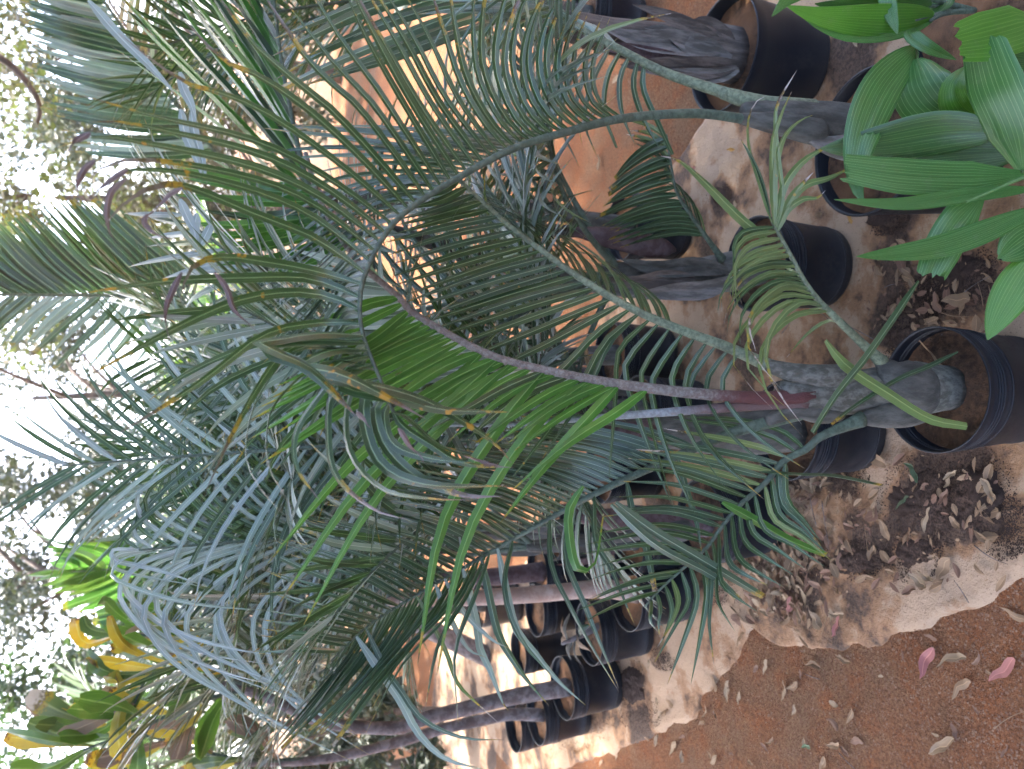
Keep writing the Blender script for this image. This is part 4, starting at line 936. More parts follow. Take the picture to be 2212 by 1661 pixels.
GB = 'palms crowded in the back rows'
LB = 'dark green palm crowded among others in the back rows'
def backpalm(x, y, h, fr, mats, label=LB, group=GB, L=(1.2, 1.6), ll=.52, lw=.018, potted=True, tm='trunk_dark', pairs=24, ldroop=1.3):
    if potted: pot('ridged black pot of the ' + label if label != LB else 'ridged black pot under the crowded palms of the back rows', x, y, group='pots under the back rows' if label == LB else None, soil=.86, R=.133)
    z0 = .23 if potted else gz(x, y)
    p = thing('potted_palm' if potted else 'palm', label, 'palm', (x, y, z0), group)
    lx, ly = U(-.05, .05), U(-.05, .05)
    trunk(p, 'trunk', [V((x, y, z0 - .012)), V((x + lx * .3, y + ly * .3, z0 + h * .4)), V((x + lx, y + ly, z0 + h))], [.042, .036, .02], M[tm], 12)
    for k in range(5):
        a = U(0, 6.28); hh = z0 + h * U(.1, .75); d = V((math.cos(a), math.sin(a), 0)); b = V((x + lx * .5, y + ly * .5, hh)) + d * .04
        ribbon('sheath', crom([b, b + d * .012 + V((0, 0, .1)), b + d * U(.01, .05) + V((0, 0, U(.2, .3)))], 8), U(.05, .08), V((-d.y, d.x, 0)), M[random.choice(['fibre', 'fibre_grey', 'trunk_purple', 'trunk_dark'])], p, fold=-.5, kind='leaf')
    for az, el, dr in fr:
        gfrond(p, (x + lx, y + ly, z0 + h - .02), az, el, U(*L), dr, pairs, ll, lw, ldroop, M['hero'], M['petiole_dark'], .011, mats=mats)
    return p
def spread(n, a0=0.0, e0=.95, e1=1.3):
    return [(a0 + 6.283 * i / n + U(-.3, .3), U(e0, e1), U(.45, 1.0)) for i in range(n)]
backpalm(.62, 2.75, .35, [(1.9, .75, 1.3), (2.9, .9, 1.3), (-2.2, .9, 1.2), (.4, .5, 1.2), (-.9, .7, 1.2)], MIX1, L=(.8, 1.0), ll=.4, lw=.02, label='low bushy palm on the open earth behind the tan sheet', group=None)
backpalm(.12, 2.85, .50, [(-.5, 1.25, .5), (-1.4, 1.0, .8), (2.8, 1.0, 1.2), (1.8, .7, 1.3), (-2.4, 1.1, .9), (.3, 1.1, .9)], MIX1, label='dark palm directly behind the swollen grey stem', group=None)
backpalm(-.36, 2.95, .55, spread(6, .1), MIX2, label='blue green palm behind the half hidden dark stem', group=None)
backpalm(-.70, 3.45, .60, spread(6, .6), MIX2, label='grey green palm crowded behind the pinkish trunk', group=None)
backpalm(-.12, 3.85, .60, spread(6, 0), MIX1, label='dark palm standing behind the blue green palm', group=None)
backpalm(pP[0], pP[1], .55, spread(6, .4), MIX2) if False else None
p = thing('potted_palm', 'palm with blue grey leaflets growing from the dark pot beside the pinkish trunk', 'palm', (pP[0], pP[1], .23))
trunk(p, 'trunk', [V((pP[0], pP[1], .22)), V((pP[0], pP[1] - .02, .5)), V((pP[0] + .02, pP[1], .75))], [.05, .045, .02], M['trunk_purple'], 12)
for az, el, dr in spread(6, .2): gfrond(p, (pP[0] + .02, pP[1], .73), az, el, U(1.2, 1.5), dr, 23, .52, .022, 2.4, M['teal'], M['petiole_dark'], .011, mats=MIX2)
backpalm(-.10, 2.62, .42, [(-.3, 1.3, .5), (.7, 1.2, .7), (1.6, .8, 1.4), (-1.5, .9, 1.2), (-.9, 1.2, .7), (2.6, .9, 1.4)], MIX1, label='narrow leaved palm behind the brown felted stalk', group=None, L=(1.0, 1.3), ll=.44, lw=.0145, ldroop=1.2)
backpalm(-.60, 2.70, .45, [(.2, 1.3, .5), (.9, 1.1, .7), (-.4, 1.25, .6), (1.8, .9, 1.2), (.5, .9, .9), (-.1, 1.0, .8)], MIX2, label='silvery green palm behind the silvery drooping frond', group=None, L=(1.1, 1.4), ll=.46, lw=.0155, ldroop=1.2)
backpalm(-.05, 3.25, .55, [(-.3, 1.3, .5), (.5, 1.2, .6), (-1.2, 1.1, .8), (1.4, 1.1, .9), (3.0, 1.2, .8), (-2.4, 1.1, .9)], MIX2, label='grey green palm beside the blue green palm', group=None, L=(1.2, 1.5), lw=.016)
backpalm(-1.35, 4.6, .7, spread(6, .9), MIX2)
backpalm(-.35, 4.7, .7, spread(6, .2), MIX2)
backpalm(1.6, 3.1, .6, spread(6, .7), MIX1, label='blue green palm behind the shaggy brown trunk', group=None)

# tall green fronds fanning up on the right, and the grey green fronds beyond them
pg = thing('palm', 'palm with glossy deep green upright leaflets behind the top of the arching frond', 'palm', (.36, 2.6, gz(.36, 2.6)))
YG = 2.2
trunk(pg, 'trunk', [V((.36, 2.6, -.01)), V((.36, 2.58, .4)), at(1050, 560, 2.45), at(860, 500, YG)], [.04, .036, .03, .016], M['trunk_dark'], 12)
f, P = frond(pg, 'frond', [(880, 498, YG), (760, 505, YG - .02), (700, 470, YG - .05), (660, 380, YG - .08), (630, 250, YG - .1), (605, 110, YG - .12), (590, -20, YG - .14)], .011, .004, M['petiole_dark'])
row(f, P, [(760, 505, [(660, 500, YG), (540, 470, YG), (400, 440, YG)]), (700, 470, [(590, 370, YG), (433, 217, YG), (187, -12, YG)]), (675, 410, [(560, 270, YG), (420, 110, YG), (300, -50, YG)]), (645, 310, [(560, 180, YG), (470, 50, YG), (400, -60, YG)]), (600, 90, [(560, 20, YG), (520, -60, YG)])], 17, .038, M['green'], mats=[(M['green'], 4), (M['dark'], 2)], jit=.8)
row(f, P, [(780, 505, [(690, 560, YG), (600, 590, YG), (480, 600, YG)]), (720, 485, [(640, 500, YG), (540, 520, YG), (420, 520, YG)]), (670, 400, [(580, 400, YG), (480, 380, YG), (360, 350, YG)])], 12, .034, M['green'], mats=[(M['green'], 5), (M['dark'], 1)], jit=.8)
for q in [[(388, 155), (395, 190), (412, 225), (425, 265)], [(390, 235), (400, 290), (425, 345), (440, 393)], [(413, 240), (420, 290), (435, 340), (447, 395)], [(388, 430), (405, 470), (420, 500), (430, 540)], [(425, 460), (420, 500), (430, 550)], [(455, 485), (440, 515), (425, 545)], [(190, 0), (250, 70), (330, 150), (390, 215)]]:
    ribbon('leaflet', crom([at(a, b, YG - .3) for a, b in q], 12), .022, V((0, .3, 1)), M['silver'], f, fold=.3, twist=U(-.5, .5))
pu = thing('palm', 'tall grey green palm with long hazy leaflets against the bright trees', 'palm', (1.0, 4.2, gz(1.0, 4.2)))
trunk(pu, 'trunk', [V((1.0, 4.2, -.01)), V((1.0, 4.2, .5)), V((.98, 4.2, 1.1)), at(560, 420, 4.2)], [.07, .06, .05, .02], M['trunk_dark'], 12)
f, P = frond(pu, 'frond', [(560, 420, 4.2), (470, 330, 4.1), (383, 227, 4.0), (300, 110, 3.9), (216, -10, 3.8), (150, -110, 3.7)], .016, .005, M['petiole'])
row(f, P, [(470, 330, [(330, 340, 4.0), (150, 330, 4.0)]), (383, 227, [(220, 205, 3.9), (60, 165, 3.9)]), (300, 110, [(160, 80, 3.8), (40, 45, 3.8)]), (220, -5, [(120, -30, 3.7), (30, -60, 3.7)])], 26, .040, M['teal'], mats=[(M['teal'], 3), (M['pale'], 2)], jit=.5)
row(f, P, [(470, 330, [(430, 250, 4.2), (420, 130, 4.3)]), (383, 227, [(370, 140, 4.2), (380, 20, 4.3)]), (260, 50, [(280, -30, 4.2), (300, -120, 4.3)])], 16, .034, M['teal'], mats=[(M['teal'], 3), (M['pale'], 2)], jit=.8)
f, P = frond(pu, 'frond', [(560, 425, 4.2), (500, 520, 4.0), (430, 600, 3.8), (330, 638, 3.7), (200, 638, 3.6), (0, 636, 3.5), (-80, 636, 3.45)], .016, .005, M['pale'] if False else M['petiole'])
row(f, P, [(430, 600, [(330, 520, 3.8), (220, 420, 3.8)]), (330, 638, [(230, 540, 3.7), (120, 420, 3.7)]), (200, 638, [(110, 560, 3.6), (0, 440, 3.6)]), (20, 636, [(-50, 590, 3.5), (-120, 520, 3.5)])], 24, .042, M['dark'], mats=[(M['dark'], 2), (M['teal'], 3)], jit=.4)
row(f, P, [(430, 600, [(390, 700, 3.9), (330, 780, 4.0)]), (330, 638, [(280, 720, 3.8), (200, 800, 3.9)]), (200, 638, [(130, 700, 3.7), (60, 770, 3.8)]), (20, 636, [(-30, 690, 3.6), (-80, 740, 3.6)])], 18, .036, M['teal'], mats=[(M['pale'], 3), (M['teal'], 3)], jit=.8)

# ------------------------------------------------------------------ slim trunks in the small pots and their yellowing crowns
def leafy(plant, pts, r, mat):
    P = crom(pts, 16); vs, fs, uv = tube_geo(P, [r + (.004 - r) * i / 15 for i in range(16)], 8)
    return link('stalk', mesh('stalk', [v - P[0] for v in vs], fs, uv), M[mat], P[0], plant), P
def yellow_crown(plant, pts, leaves, mats, w):
    s, P = leafy(plant, pts, .011, 'petiole_dark')
    L2 = [(bx + U(-15, 15), by + U(-15, 15), [(a + U(-30, 30), c + U(-30, 30), d + U(-.1, .1)) for a, c, d in q]) for bx, by, q in leaves]
    for (bx, by, q) in leaves + L2:
        b, _ = curve_at(P, near_t(P, bx, by)); Y = b.y
        pp = crom([b] + [at(a, c, Y + dy) for a, c, dy in q], 11)
        T = (pp[-1] - pp[0]).normalized(); sd_ = T.cross((CAM - b).normalized())
        ang = U(-.8, .8); sd_ = sd_ * math.cos(ang) + T.cross(sd_) * math.sin(ang)
        ribbon('leaflet', pp, w * U(.75, 1.25), sd_, random.choice(mats), plant if False else s, fold=U(.1, .4), kind='wedge', twist=U(-1.2, 1.2), wob=.35)
YJ = pJ[1]
pj = thing('potted_tree', 'leaning palm with a thick grey trunk and ragged yellow leaves', 'palm', (pJ[0], YJ, .23))
trunk(pj, 'trunk', [V((pJ[0], YJ, .22)), at(1105, 1506, YJ), at(1000, 1532, YJ), at(913, 1553, YJ), at(853, 1573, YJ), at(700, 1560, YJ), at(560, 1500, YJ), at(440, 1470, YJ)], [.042, .036, .032, .029, .026, .023, .02, .014], M['bark_grey'], 14, n=26)
YM = [M['yellow']] * 5 + [M['olive_plain']] * 2 + [M['dead']] + [M['lime']] * 3
yellow_crown(pj, [at(560, 1500, YJ), at(440, 1440, YJ), at(330, 1455, YJ), at(290, 1520, YJ - .1)],
    [(480, 1460, [(420, 1440, 0), (350, 1420, -.05)]), (440, 1440, [(400, 1390, 0), (340, 1350, -.1), (270, 1370, -.2)]), (400, 1442, [(330, 1400, 0), (280, 1380, -.1), (230, 1350, -.1)]), (370, 1448, [(300, 1440, 0), (240, 1430, 0), (190, 1425, -.1)]),
     (350, 1452, [(280, 1470, 0), (230, 1460, -.1)]), (330, 1456, [(280, 1530, -.1), (250, 1590, -.2)]), (310, 1480, [(260, 1540, -.1), (260, 1620, -.2), (290, 1640, -.2)]), (420, 1442, [(400, 1510, -.1), (360, 1550, -.1)]), (300, 1500, [(220, 1520, 0), (160, 1510, 0)]), (292, 1515, [(200, 1560, 0), (130, 1590, -.1)])], YM, .066)
yellow_crown(pj, [at(520, 1490, YJ), at(420, 1520, YJ - .05), (at(300, 1575, YJ - .1)), at(180, 1620, YJ - .15)],
    [(420, 1520, [(400, 1580, -.1), (380, 1640, -.2)]), (380, 1540, [(300, 1530, 0), (220, 1490, 0)]), (330, 1560, [(250, 1540, 0), (150, 1530, -.1)]), (300, 1575, [(290, 1630, -.1), (300, 1680, -.2)]), (250, 1590, [(150, 1590, 0), (60, 1560, 0)]), (200, 1610, [(100, 1600, 0), (10, 1590, 0)]), (180, 1620, [(100, 1660, 0), (20, 1660, 0)]), (480, 1500, [(440, 1570, -.1), (430, 1640, -.2)])], YM, .072)
yellow_crown(pj, [at(540, 1498, YJ), at(470, 1420, YJ + .05), at(380, 1380, YJ + .1), at(260, 1370, YJ + .15)],
    [(470, 1420, [(400, 1360, 0), (330, 1330, -.1)]), (420, 1395, [(380, 1330, 0), (310, 1310, -.1)]), (380, 1380, [(300, 1390, 0), (240, 1400, -.1)]), (330, 1375, [(260, 1330, 0), (230, 1300, -.1)]), (280, 1372, [(200, 1360, 0), (180, 1330, 0)])], YM, .062)
YM1 = pM1[1]
pm = thing('potted_tree', 'leaning thin grey trunk with sparse ragged leaves in the end row', 'palm', (pM1[0], YM1, .23))
trunk(pm, 'trunk', [V((pM1[0], YM1, .22)), at(1105, 1543, YM1), at(1030, 1558, YM1), at(953, 1575, YM1), at(863, 1602, YM1), at(700, 1640, YM1), at(520, 1650, YM1)], [.032, .028, .026, .024, .022, .018, .012], M['bark_grey'], 12, n=24)
yellow_crown(pm, [at(700, 1640, YM1), at(520, 1640, YM1), at(360, 1600, YM1 + .1), at(200, 1560, YM1 + .2)],
    [(600, 1640, [(560, 1600, 0), (500, 1560, -.1)]), (520, 1640, [(450, 1660, 0), (380, 1670, 0)]), (450, 1620, [(380, 1580, 0), (310, 1570, 0)]), (360, 1600, [(280, 1620, 0), (200, 1640, 0)]), (300, 1580, [(200, 1580, 0), (110, 1560, 0)]), (240, 1570, [(140, 1540, 0), (60, 1500, 0)])], [M['olive']] * 2 + [M['lime'], M['yellow'], M['dead']], .09)
YL = pL[1]
pl_ = thing('potted_tree', 'smooth pinkish tan palm trunk rising straight from its pot', 'palm', (pL[0], YL, .225))
trunk(pl_, 'trunk', [V((pL[0] + .005, YL, .21)), at(1300, 1272, YL), at(1200, 1280, YL), at(1106, 1287, YL), at(1000, 1292, YL), at(850, 1298, YL)], [.040, .033, .031, .030, .027, .02], M['bark_pale'], 16)
for az, el, dr in [(.6, .9, 1.6), (1.4, .9, 1.2)]:
    gfrond(pl_, at(860, 1298, YL), az, el, U(.6, .75), dr, 24, .50, .022, 2.4, M['teal'], M['petiole_dark'], .011, mats=MIX2)
YK = pK[1]
st_ = thing('plant_stump', 'short dark leafy stump in the pot between two trunks', 'plant', (pK[0], YK, .22))
trunk(st_, 'stem', [V((pK[0] + .03, YK, .2)), at(1250, 1375, YK), at(1215, 1390, YK)], [.018, .014, .008], M['bark_grey'], 8)
for a in range(7):
    d = V((math.cos(a * .9), math.sin(a * .9), .3)); b = at(1225 + a * 4, 1386 - a * 2, YK)
    ribbon('leaf', crom([b, b + d * .06, b + d * .12 + V((0, 0, -.05))], 8), .035, V((d.y, -d.x, 0)), random.choice([M['dead'], M['trunk_dark'], M['dark']]), st_, kind='leaf', twist=U(-1, 1))

# bright broad leaflets lit from behind
pz = thing('palm', 'lime green palm with broad leaflets glowing in the light behind the silvery frond', 'palm', (-1.9, 5.2, gz(-1.9, 5.2)))
trunk(pz, 'trunk', [V((-1.9, 5.2, -.01)), at(700, 1260, 5.2), at(480, 1250, 5.2), at(380, 1240, 5.2)], [.07, .06, .04, .02], M['bark_grey'], 12)
for rc, k in [([(420, 1240, 5.2), (330, 1235, 5.2), (240, 1230, 5.1), (150, 1235, 5.0)], [(360, 1237, [(280, 1290, 5.1), (190, 1330, 5.0)]), (300, 1233, [(220, 1275, 5.1), (130, 1305, 5.0)]), (230, 1230, [(150, 1255, 5.0), (90, 1275, 5.0)]), (155, 1235, [(110, 1240, 5.0), (60, 1245, 5.0)])]),
              ([(430, 1235, 5.2), (350, 1215, 5.25), (260, 1195, 5.3), (170, 1180, 5.3)], [(360, 1217, [(250, 1220, 5.2), (150, 1222, 5.2)]), (280, 1200, [(180, 1195, 5.2), (90, 1190, 5.2)]), (180, 1182, [(120, 1165, 5.2), (60, 1150, 5.2)])]),
              ([(430, 1245, 5.2), (380, 1290, 5.1), (320, 1340, 5.05), (270, 1380, 5.0)], [(400, 1270, [(340, 1270, 5.0), (250, 1290, 5.0)]), (350, 1315, [(290, 1320, 5.0), (210, 1340, 5.0)]), (280, 1372, [(230, 1380, 5.0), (170, 1400, 5.0)])])]:
    f, P = frond(pz, 'frond', rc, .012, .004, M['petiole'])
    row(f, P, k, 9, .075, M['lime'], mats=[(M['lime'], 5), (M['green'], 2)], jit=.8)
    k2 = [(a, b, [(2 * a - x + 60 if False else x + 40, b - (y_ - b) * .7 - 12, Yq) for x, y_, Yq in q]) for a, b, q in k]
    row(f, P, k2, 7, .07, M['green'], mats=[(M['lime'], 2), (M['green'], 3)], jit=.8)
backpalm(.35, 6.2, 1.0, spread(6, .2), [(M['lime'], 4), (M['yellow'], 1), (M['green'], 2)], label='yellow green palm glimpsed behind the grey fronds', group=None, potted=False, L=(1.0, 1.4), ll=.5, lw=.06, pairs=14)
backpalm(-1.2, 6.4, 1.1, spread(6, .7), MIX2, label='tall grey blue palm standing before the bright trees', group=None, potted=False, L=(1.4, 1.8), ll=.6, lw=.04, pairs=18)
backpalm(-3.2, 6.6, 1.4, spread(7, .1), MIX2, label='tall blue grey palm behind the ragged yellow crown', group=None, potted=False, L=(1.4, 1.9), ll=.6, lw=.04, pairs=18)

# ------------------------------------------------------------------ fallen leaves
def fallen(x, y, L, w, ang, mat, label, group, lift=0.02, curl=.35, name='fallen_leaf', base=None):
    c = gr(x, y) if base is None else base
    z = gz(c.x, c.y) + lift if base is None else c.z
    d = V((math.cos(ang), math.sin(ang), 0)); c = V((c.x, c.y, z)); P = []
    k = curl * U(.6, 1.4); bow = U(-.7, .7)
    s = V((-d.y, d.x, 0))
    for i in range(9):
        t = i / 8 - .5
        P.append(c + d * (t * L) + s * (bow * L * t * t + L * .03 * math.sin(t * 11 + k * 9)) + V((0, 0, L * k * (t * t) + 0.002 + L * .02 * math.sin(t * 14 + bow * 20))))
    o = ribbon(name, P, w, s + V((0, 0, U(-.35, .35))), mat, None, kind='leaf', fold=U(-.3, .7), twist=U(-1.1, 1.1), wob=.28)
    return tag(o, label, 'leaf', group)
def lm(n, c, c2): return leafmat(n, c, c2, tuple(min(1, a * 1.3) for a in c), rough=.8, trans=.12, tcol=(1, .85, .7), ribw=.04)
DL = {'beige': lm('dry_leaf_beige', (.33, .215, .12), (.24, .145, .075)), 'pink': lm('dry_leaf_pink', (.38, .15, .12), (.30, .10, .09)), 'brown': lm('dry_leaf_brown', (.19, .10, .06), (.26, .15, .09)),
      'yellow': lm('dry_leaf_yellow', (.50, .26, .05), (.45, .22, .05)), 'green': lm('fallen_leaf_green', (.10, .15, .07), (.08, .13, .06)), 'pale': lm('dry_leaf_pale', (.42, .31, .19), (.33, .23, .135))}
PATHG = 'dry leaves scattered on the earth path'
for x, y, L, a, c, lab in [
    (2062, 1422, .085, 2.2, 'pale', 'long pale beige leaf with wavy edges on the earth path'), (2005, 1424, .085, 2.6, 'pink', 'long dark pink leaf on the path touching the tan sheet'),
    (2078, 1480, .07, 2.3, 'beige', None), (2172, 1448, .085, 2.5, 'pink', 'long pink leaf lying alone on the red earth path'), (2043, 1612, .09, 2.3, 'pale', None), (1842, 1545, .05, 2.6, 'beige', None),
    (1808, 1610, .055, 2.0, 'beige', None), (1783, 1650, .05, 2.6, 'beige', None), (1700, 1492, .06, 2.9, 'pale', None), (1720, 1484, .055, 2.4, 'beige', None), (1722, 1535, .035, 2.7, 'pale', None), (1748, 1610, .04, 1.9, 'green', 'small grey green leaf on the earth path'),
    (2195, 1330, .06, 1.4, 'beige', None), (2016, 1376, .035, 1.6, 'brown', None), (1764, 1434, .06, 1.8, 'beige', None), (1826, 1425, .05, 1.6, 'beige', None), (1458, 1610, .075, 2.4, 'pale', None), (1335, 1632, .04, 2.9, 'pale', None), (1300, 1645, .05, 2.6, 'beige', None), (1575, 1490, .07, 3.0, 'pale', None), (1530, 1540, .05, 2.4, 'pale', None), (1520, 1560, .04, 1.9, 'beige', None), (1660, 1440, .05, 2.8, 'pale', None), (1480, 1590, .04, 2.2, 'brown', None)]:
    fallen(x, y, L * 1.2, L * U(.28, .40), a + U(-.2, .2), DL[c], lab or 'small dry beige or brown leaf lying on the earth path', None if lab else PATHG, .006)
for x, y, L, a, c, lab, h in [
    (1720, 1308, .062, 2.9, 'pink', 'dusky pink leaf on the tan sheet near its fold', .02), (1822, 1352, .075, 2.7, 'pink', 'pink leaf draped over the edge of the tan sheet', .02), (1925, 1143, .065, .6, 'beige', 'rounded beige leaf at the rim of the spilled soil', .022),
    (2012, 1118, .07, 2.9, 'pale', 'folded pinkish leaf upright in the dark soil', .022), (1905, 985, .10, .9, 'beige', 'long curled beige leaf beside the front pot', .024), (1992, 1015, .065, .7, 'green', 'grey green leaf on the soil beside the front pot', .022), (1965, 1085, .06, 2.3, 'green', 'narrow green leaf on the dark soil', .022),
    (1850, 472, .05, .6, 'yellow', 'bright yellow leaf against the wide pot', .022), (1782, 465, .04, 1.6, 'beige', 'small beige leaf beside the yellow leaf', .022), (1592, 325, .05, 1.2, 'yellow', 'orange yellow leaf on the clean part of the tan sheet', .02), (1508, 362, .035, 1.2, 'pink', 'pink leaf at the back edge of the tan sheet', .02),
    (1912, 72, .06, 1.3, 'pink', 'pale pink leaf near the young broad leaved palm', .022), (2085, 648, .08, 1.5, 'beige', 'beige leaf on the dark soil behind the front pot', .024), (2040, 655, .06, .3, 'brown', 'thin brown leaf in the dark soil behind the front pot', .022), (1860, 90, .05, .5, 'pale', 'cream leaf lying between two wide pots', .02), (1980, 95, .045, .9, 'pale', 'small cream leaf beneath the broad leaves', .02), (1815, 620, .10, 2.6, 'beige', 'long tan leaf along the foot of a ridged pot', .022), (1702, 278, .06, 2.1, 'pink', 'purple pink leaf beside the smooth grey palm base', .02)]:
    fallen(x, y, L, L * U(.28, .42), a, DL[c], lab, None, h, curl=.3)
LG = 'curled dry leaves heaped at the sheet edge'
random.seed(5)
for i in range(165):
    q = RND()
    if q < .58: x, y = random.gauss(1685, 50), random.gauss(1215, 62)
    elif q < .7: x, y = U(1740, 2160), U(990, 1280)
    elif q < .85: x, y = random.gauss(1760, 40), random.gauss(1280, 40)
    else: x, y = random.gauss(1700, 55), random.gauss(1010, 40)
    L = U(.025, .075)
    fallen(x, y, L, L * U(.3, .5), U(0, 6.28), DL[random.choice(['beige', 'beige', 'pale', 'pale', 'brown', 'beige'])], 'curled dry beige leaf in the litter along the tan sheet', LG, .018 + .03 * RND() * (q < .58), curl=U(.3, 1.0))
for i in range(28):
    x, y = U(1560, 2200), U(1400, 1660)
    L = U(.015, .06)
    fallen(x, y, L, L * U(.25, .45), U(0, 6.28), DL[random.choice(['beige', 'pale', 'brown', 'brown'])], 'small dry beige or brown leaf lying on the earth path', PATHG, .004, curl=U(.1, .5))
for i in range(26):
    x, y = U(1180, 1560), U(1390, 1640)
    L = U(.03, .07)
    fallen(x, y, L, L * U(.3, .5), U(0, 6.28), DL[random.choice(['beige', 'pale', 'brown'])], 'small dry leaf scattered near the leaning grey trunks', 'dry leaves near the leaning trunks', .012, curl=U(.1, .5))
for i in range(34):
    x, y = U(-.8, 2.3), U(2.2, 6.0)
    L = U(.04, .09)
    fallen(0, 0, L, L * U(.3, .5), U(0, 6.28), DL[random.choice(['beige', 'pale', 'brown', 'pink'])], 'dry leaf on the sunlit earth behind the pots', 'dry leaves behind the pots', base=V((x, y, gz(x, y) + .006)), curl=U(.1, .6))
def litter(name, label, n, fn, mat):
    mb = MB()
    for _ in range(n):
        x, y = fn(); c = gr(x, y); a = U(0, 6.28); L = .010 + .045 * RND() ** 2; d = V((math.cos(a), math.sin(a), 0)); s_ = V((-d.y, d.x, U(-.25, .25)))
        z = gz(c.x, c.y) + .016 + .005 * RND(); k = U(-.2, .35)
        P = [V((c.x, c.y, z)) + d * (t * L) + V((0, 0, L * k * t * t + .002)) for t in (-.5, -.25, 0, .25, .5)]
        mb.add(ribbon_geo(P, L * U(.3, .6), s_, fold=U(-.3, .7), kind='leaf', twist=U(-1, 1)), *tpl(5))
    o = mb.build(name, mat, (0, 0, 0), kind='stuff'); o['label'] = label; o['category'] = 'leaf litter'
def lit1():
    q = RND()
    if q < .55: return random.gauss(1690, 55), random.gauss(1210, 65)
    if q < .66: return U(1720, 2180), U(980, 1270)
    if q < .9: return random.gauss(1700, 60), random.gauss(1000, 50)
    return U(1880, 2150), U(520, 720)
litter('leaf_litter', 'broken tan leaf scraps packed in the soil beside the front pots', 650, lit1, DL['beige'])
litter('leaf_litter', 'broken dark brown leaf scraps packed in the soil beside the front pots', 550, lit1, DL['brown'])
# twisted dry leaflet lying in the front pot
tag(ribbon('fallen_leaf', crom([V((p.x, p.y, .222)) + V((0, 0, h)) for p, h in [(gr(1995, 735, .22), .01), (gr(2020, 765, .22), .004), (gr(2045, 788, .22), .012), (gr(2075, 805, .22), .006), (gr(2080, 835, .22), .012), (gr(2058, 868, .22), .004)]], 16), .020, V((1, .3, .4)), DL['beige'], None, kind='leaf', twist=2.5, wob=.5), 'twisted beige dry leaflet lying on the soil inside the front pot', 'leaf')

# ------------------------------------------------------------------ trees beyond
random.seed(21)
def blob_crown(mb, c, r, n, ls, squash=.8):
    for _ in range(n):
        d = V((random.gauss(0, 1), random.gauss(0, 1), random.gauss(0, 1))).normalized() * (RND() ** .45)
        p = V(c) + V((d.x * r, d.y * r, d.z * r * squash))
        ax = V((U(-1, 1), U(-1, 1), U(-1, .4))).normalized(); sd_ = ax.orthogonal().normalized()
        a = U(0, 6.28); sd_ = sd_ * math.cos(a) + ax.cross(sd_) * math.sin(a)
        L = ls * U(.6, 1.3); w = L * U(.22, .36); up = ax.cross(sd_) * (L * .08)
        mb.add([p, p + ax * L * .5 + sd_ * w + up, p + ax * L, p + ax * L * .5 - sd_ * w + up], [(0, 1, 2), (0, 2, 3)], [.5, 0, 1, .5, .5, 1, .5, 0, .5, 1, 0, .5])
def tree(label, x, y, h, r, nb, n, ls, mat, tr=.12, low=.25, lean=0):
    t = thing('tree', label, 'tree', (x, y, gz(x, y)))
    top = V((x + lean, y, h * .8))
    trunk(t, 'trunk', [V((x, y, -.05)), V((x + lean * .3 + .1, y, h * .35)), top], [tr, tr * .75, tr * .3], M['bark_tree'], 10)
    mb = MB()
    for i in range(nb):
        a = U(0, 6.283); hh = h * U(low, 1.0); rr = r * math.sqrt(RND()) * (1 - .35 * abs(hh / h - .55))
        e = V((x + lean * hh / h + math.cos(a) * rr, y + math.sin(a) * rr, hh))
        b0 = V((x + lean * .5, y, max(.2, hh - rr * .6)))
        if i < 14: trunk(t, 'branch', [b0, b0.lerp(e, .5) + V((0, 0, .1)), e], [tr * .32, tr * .2, tr * .06], M['bark_tree'], 6, n=6)
        blob_crown(mb, e, r * U(.15, .30), int(n * 1.6) // nb, ls * .85)
    mb.build('crown', M[mat], (x, y, h * .5), t)
    return t
M['tree_dark'] = leafmat('tree_leaf_dark', (.022, .045, .02), (.035, .06, .03), (.06, .09, .05), rough=.5, trans=.25)
M['tree_brown'] = leafmat('tree_leaf_brown', (.14, .10, .05), (.10, .10, .04), (.16, .14, .07), rough=.6, trans=.3)
tree('dark leafed tree behind the ragged yellow crown', -4.6, 9.5, 4.2, 2.0, 34, 9000, .11, 'tree_dark', low=.1)
tree('tall thin crowned tree beyond the silvery frond', -2.6, 12.5, 5.2, 2.2, 36, 7500, .12, 'treeleaf', low=.15)
tree('olive leafed tree rising above the middle palms', -.2, 13.5, 5.4, 2.4, 36, 7000, .13, 'treeleaf', low=.12)
tree('sparse olive tree with brownish leaves beyond the grey green fronds', 2.4, 11.5, 4.6, 2.0, 34, 7500, .11, 'tree_brown', low=.12)
tree('leafy tree closing the view beyond the shaggy palm', 4.8, 12.5, 5.0, 2.2, 34, 7500, .12, 'treeleaf', low=.08)
tree('dark tree far behind the leaning grey trunks', -7.0, 12.5, 5.0, 2.4, 34, 9000, .13, 'tree_dark', low=.06)
tree('small bushy tree behind the leaning trunks', -3.2, 7.6, 1.9, .9, 22, 5000, .08, 'treeleaf', tr=.05, low=.15)
tree('low leafy shrub at the end of the pot row', -2.45, 5.6, 1.5, .55, 16, 2600, .085, 'treeleaf', tr=.03, low=.2)
# overhanging bough with thin twigs
bo = thing('bough', 'bare curved bough hanging in from a tree over the bright sky', 'bough', at(-160, 60, 5.0))
vs_, P = None, crom([at(-160, 60, 5.0), at(0, 125, 5.0), at(70, 195, 5.0), at(86, 240, 5.0), at(78, 268, 5.0)], 20)
g = tube_geo(P, [.03 - .02 * i / 19 for i in range(20)], 8); link('branch', mesh('branch', [v - P[0] for v in g[0]], g[1], g[2]), M['bark_tree'], P[0], bo)
mb = MB()
for i in range(20): blob_crown(mb, P[random.randrange(4, 20)] + V((U(-.5, .5), U(-.3, .3), U(-.5, .4))), .22, 16, .06)
mb.build('crown', M['tree_brown'], P[0], bo)
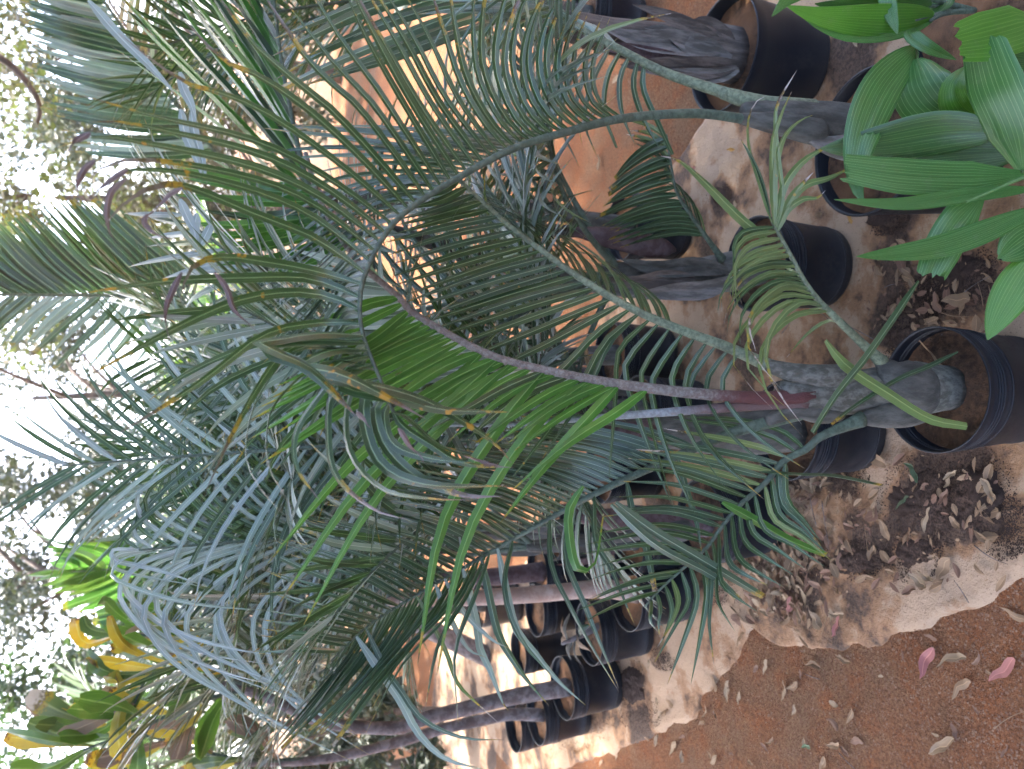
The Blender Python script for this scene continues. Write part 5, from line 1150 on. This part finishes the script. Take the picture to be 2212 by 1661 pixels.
# low earth bank with dry litter closing the view
def bank(name, x0, x1, y0, y1, h, seed):
    nxb, nyb = 90, 24; vs = []
    for j in range(nyb):
        t = j / (nyb - 1)
        for i in range(nxb):
            s = i / (nxb - 1); x = x0 + (x1 - x0) * s; yv = y0 + (y1 - y0) * t
            vs.append((x, yv, -.05 + h * math.sin(math.pi * t) * (.75 + .5 * noise.noise(V((x * .35, seed, 0)))) + .12 * noise.noise(V((x * 1.5, yv * 1.5, seed)))))
    fs = [(j * nxb + i, j * nxb + i + 1, (j + 1) * nxb + i + 1, (j + 1) * nxb + i) for j in range(nyb - 1) for i in range(nxb - 1)]
    link(name, mesh(name, vs, fs), M['brush'], (0, 0, 0), kind='structure')
bank('bank', -40, 40, 13.5, 26, 1.7, 3.0)

# unseen spreading tree, added above the frame to keep sun off the pots
random.seed(33)
sh = thing('shade_tree', 'unseen spreading tree added to shade the front pots', 'tree', (-6.2, 3.6, gz(-6.2, 3.6)))
trunk(sh, 'trunk', [V((-6.2, 3.6, -.1)), V((-6.1, 3.6, 1.6)), V((-5.6, 3.7, 3.2)), V((-4.6, 3.8, 4.4))], [.30, .24, .2, .15], M['bark_tree'], 14)
mb = MB()
for i in range(170):
    e = V((U(-5.4, 3.0), U(-1.6, 6.4), U(4.7, 6.0)))
    if i < 26:
        b0 = V((-4.7, 3.8, 4.35)); trunk(sh, 'branch', [b0, b0.lerp(e, .5) + V((0, 0, .35)), e], [.09, .05, .015], M['bark_tree'], 7, n=8)
    blob_crown(mb, e, .95, 130, .22, .4)
for i in range(26): blob_crown(mb, V((-2.8 + U(-.8, .8), 4.9 + U(-.7, .9), U(4.8, 5.6))), .8, 130, .22, .4)  # extra clumps added to stop sun leaking onto the small pots' sheet
mb.build('crown', M['treeleaf'], (-1.5, 3, 5.2), sh)

random.seed(8)
for i in range(26):
    x, y = random.choice([(U(1700, 2150), U(980, 1330)), (U(1900, 2200), U(600, 760)), (U(1560, 1800), U(560, 780)), (U(1550, 2200), U(1400, 1650))])
    c = gr(x, y); a = U(0, 6.28); L = U(.04, .13); d = V((math.cos(a), math.sin(a), 0)); n_ = V((-d.y, d.x, 0)) * U(-.25, .25)
    z = gz(c.x, c.y) + (.020 if y < 1380 else .004)
    P = crom([V((c.x, c.y, z)) + d * (t * L) + n_ * (L * t * (1 - t)) + V((0, 0, .008 * t)) for t in (0, .33, .66, 1)], 9)
    vs, fs, uv = tube_geo(P, [.0014 - .0008 * k / 8 for k in range(9)], 5)
    o = link('twig', mesh('twig', [v - P[0] for v in vs], fs, uv), M['bark_grey'] if i % 2 else DL['beige'], P[0])
    tag(o, 'thin dry twig lying among the leaf litter', 'twig', 'dry twigs on the ground')

# ------------------------------------------------------------------ thin volume added to give bright veiling glare
hz = MB()
a, b = V((-145, -24, -1.2)), V((145, 225, 7.0))
c8 = [V((x, y, z)) for z in (a.z, b.z) for y in (a.y, b.y) for x in (a.x, b.x)]
hz.add(c8, [(0, 2, 3, 1), (4, 5, 7, 6), (0, 1, 5, 4), (2, 6, 7, 3), (0, 4, 6, 2), (1, 3, 7, 5)])
mh = bpy.data.materials.new('glare_haze'); mh.use_nodes = True; nt = mh.node_tree
for n_ in list(nt.nodes):
    if n_.type == 'BSDF_PRINCIPLED': nt.nodes.remove(n_)
pv = nt.nodes.new('ShaderNodeVolumePrincipled'); pv.inputs['Color'].default_value = (.95, .97, 1, 1); pv.inputs['Density'].default_value = .0012
nt.links.new(pv.outputs[0], nt.nodes['Material Output'].inputs['Volume'])
o = hz.build('glare_haze', mh, (0, 0, 0), kind='stuff', smooth=False); o['label'] = 'thin air volume added for the bright veiling glare'; o['category'] = 'glare_haze'
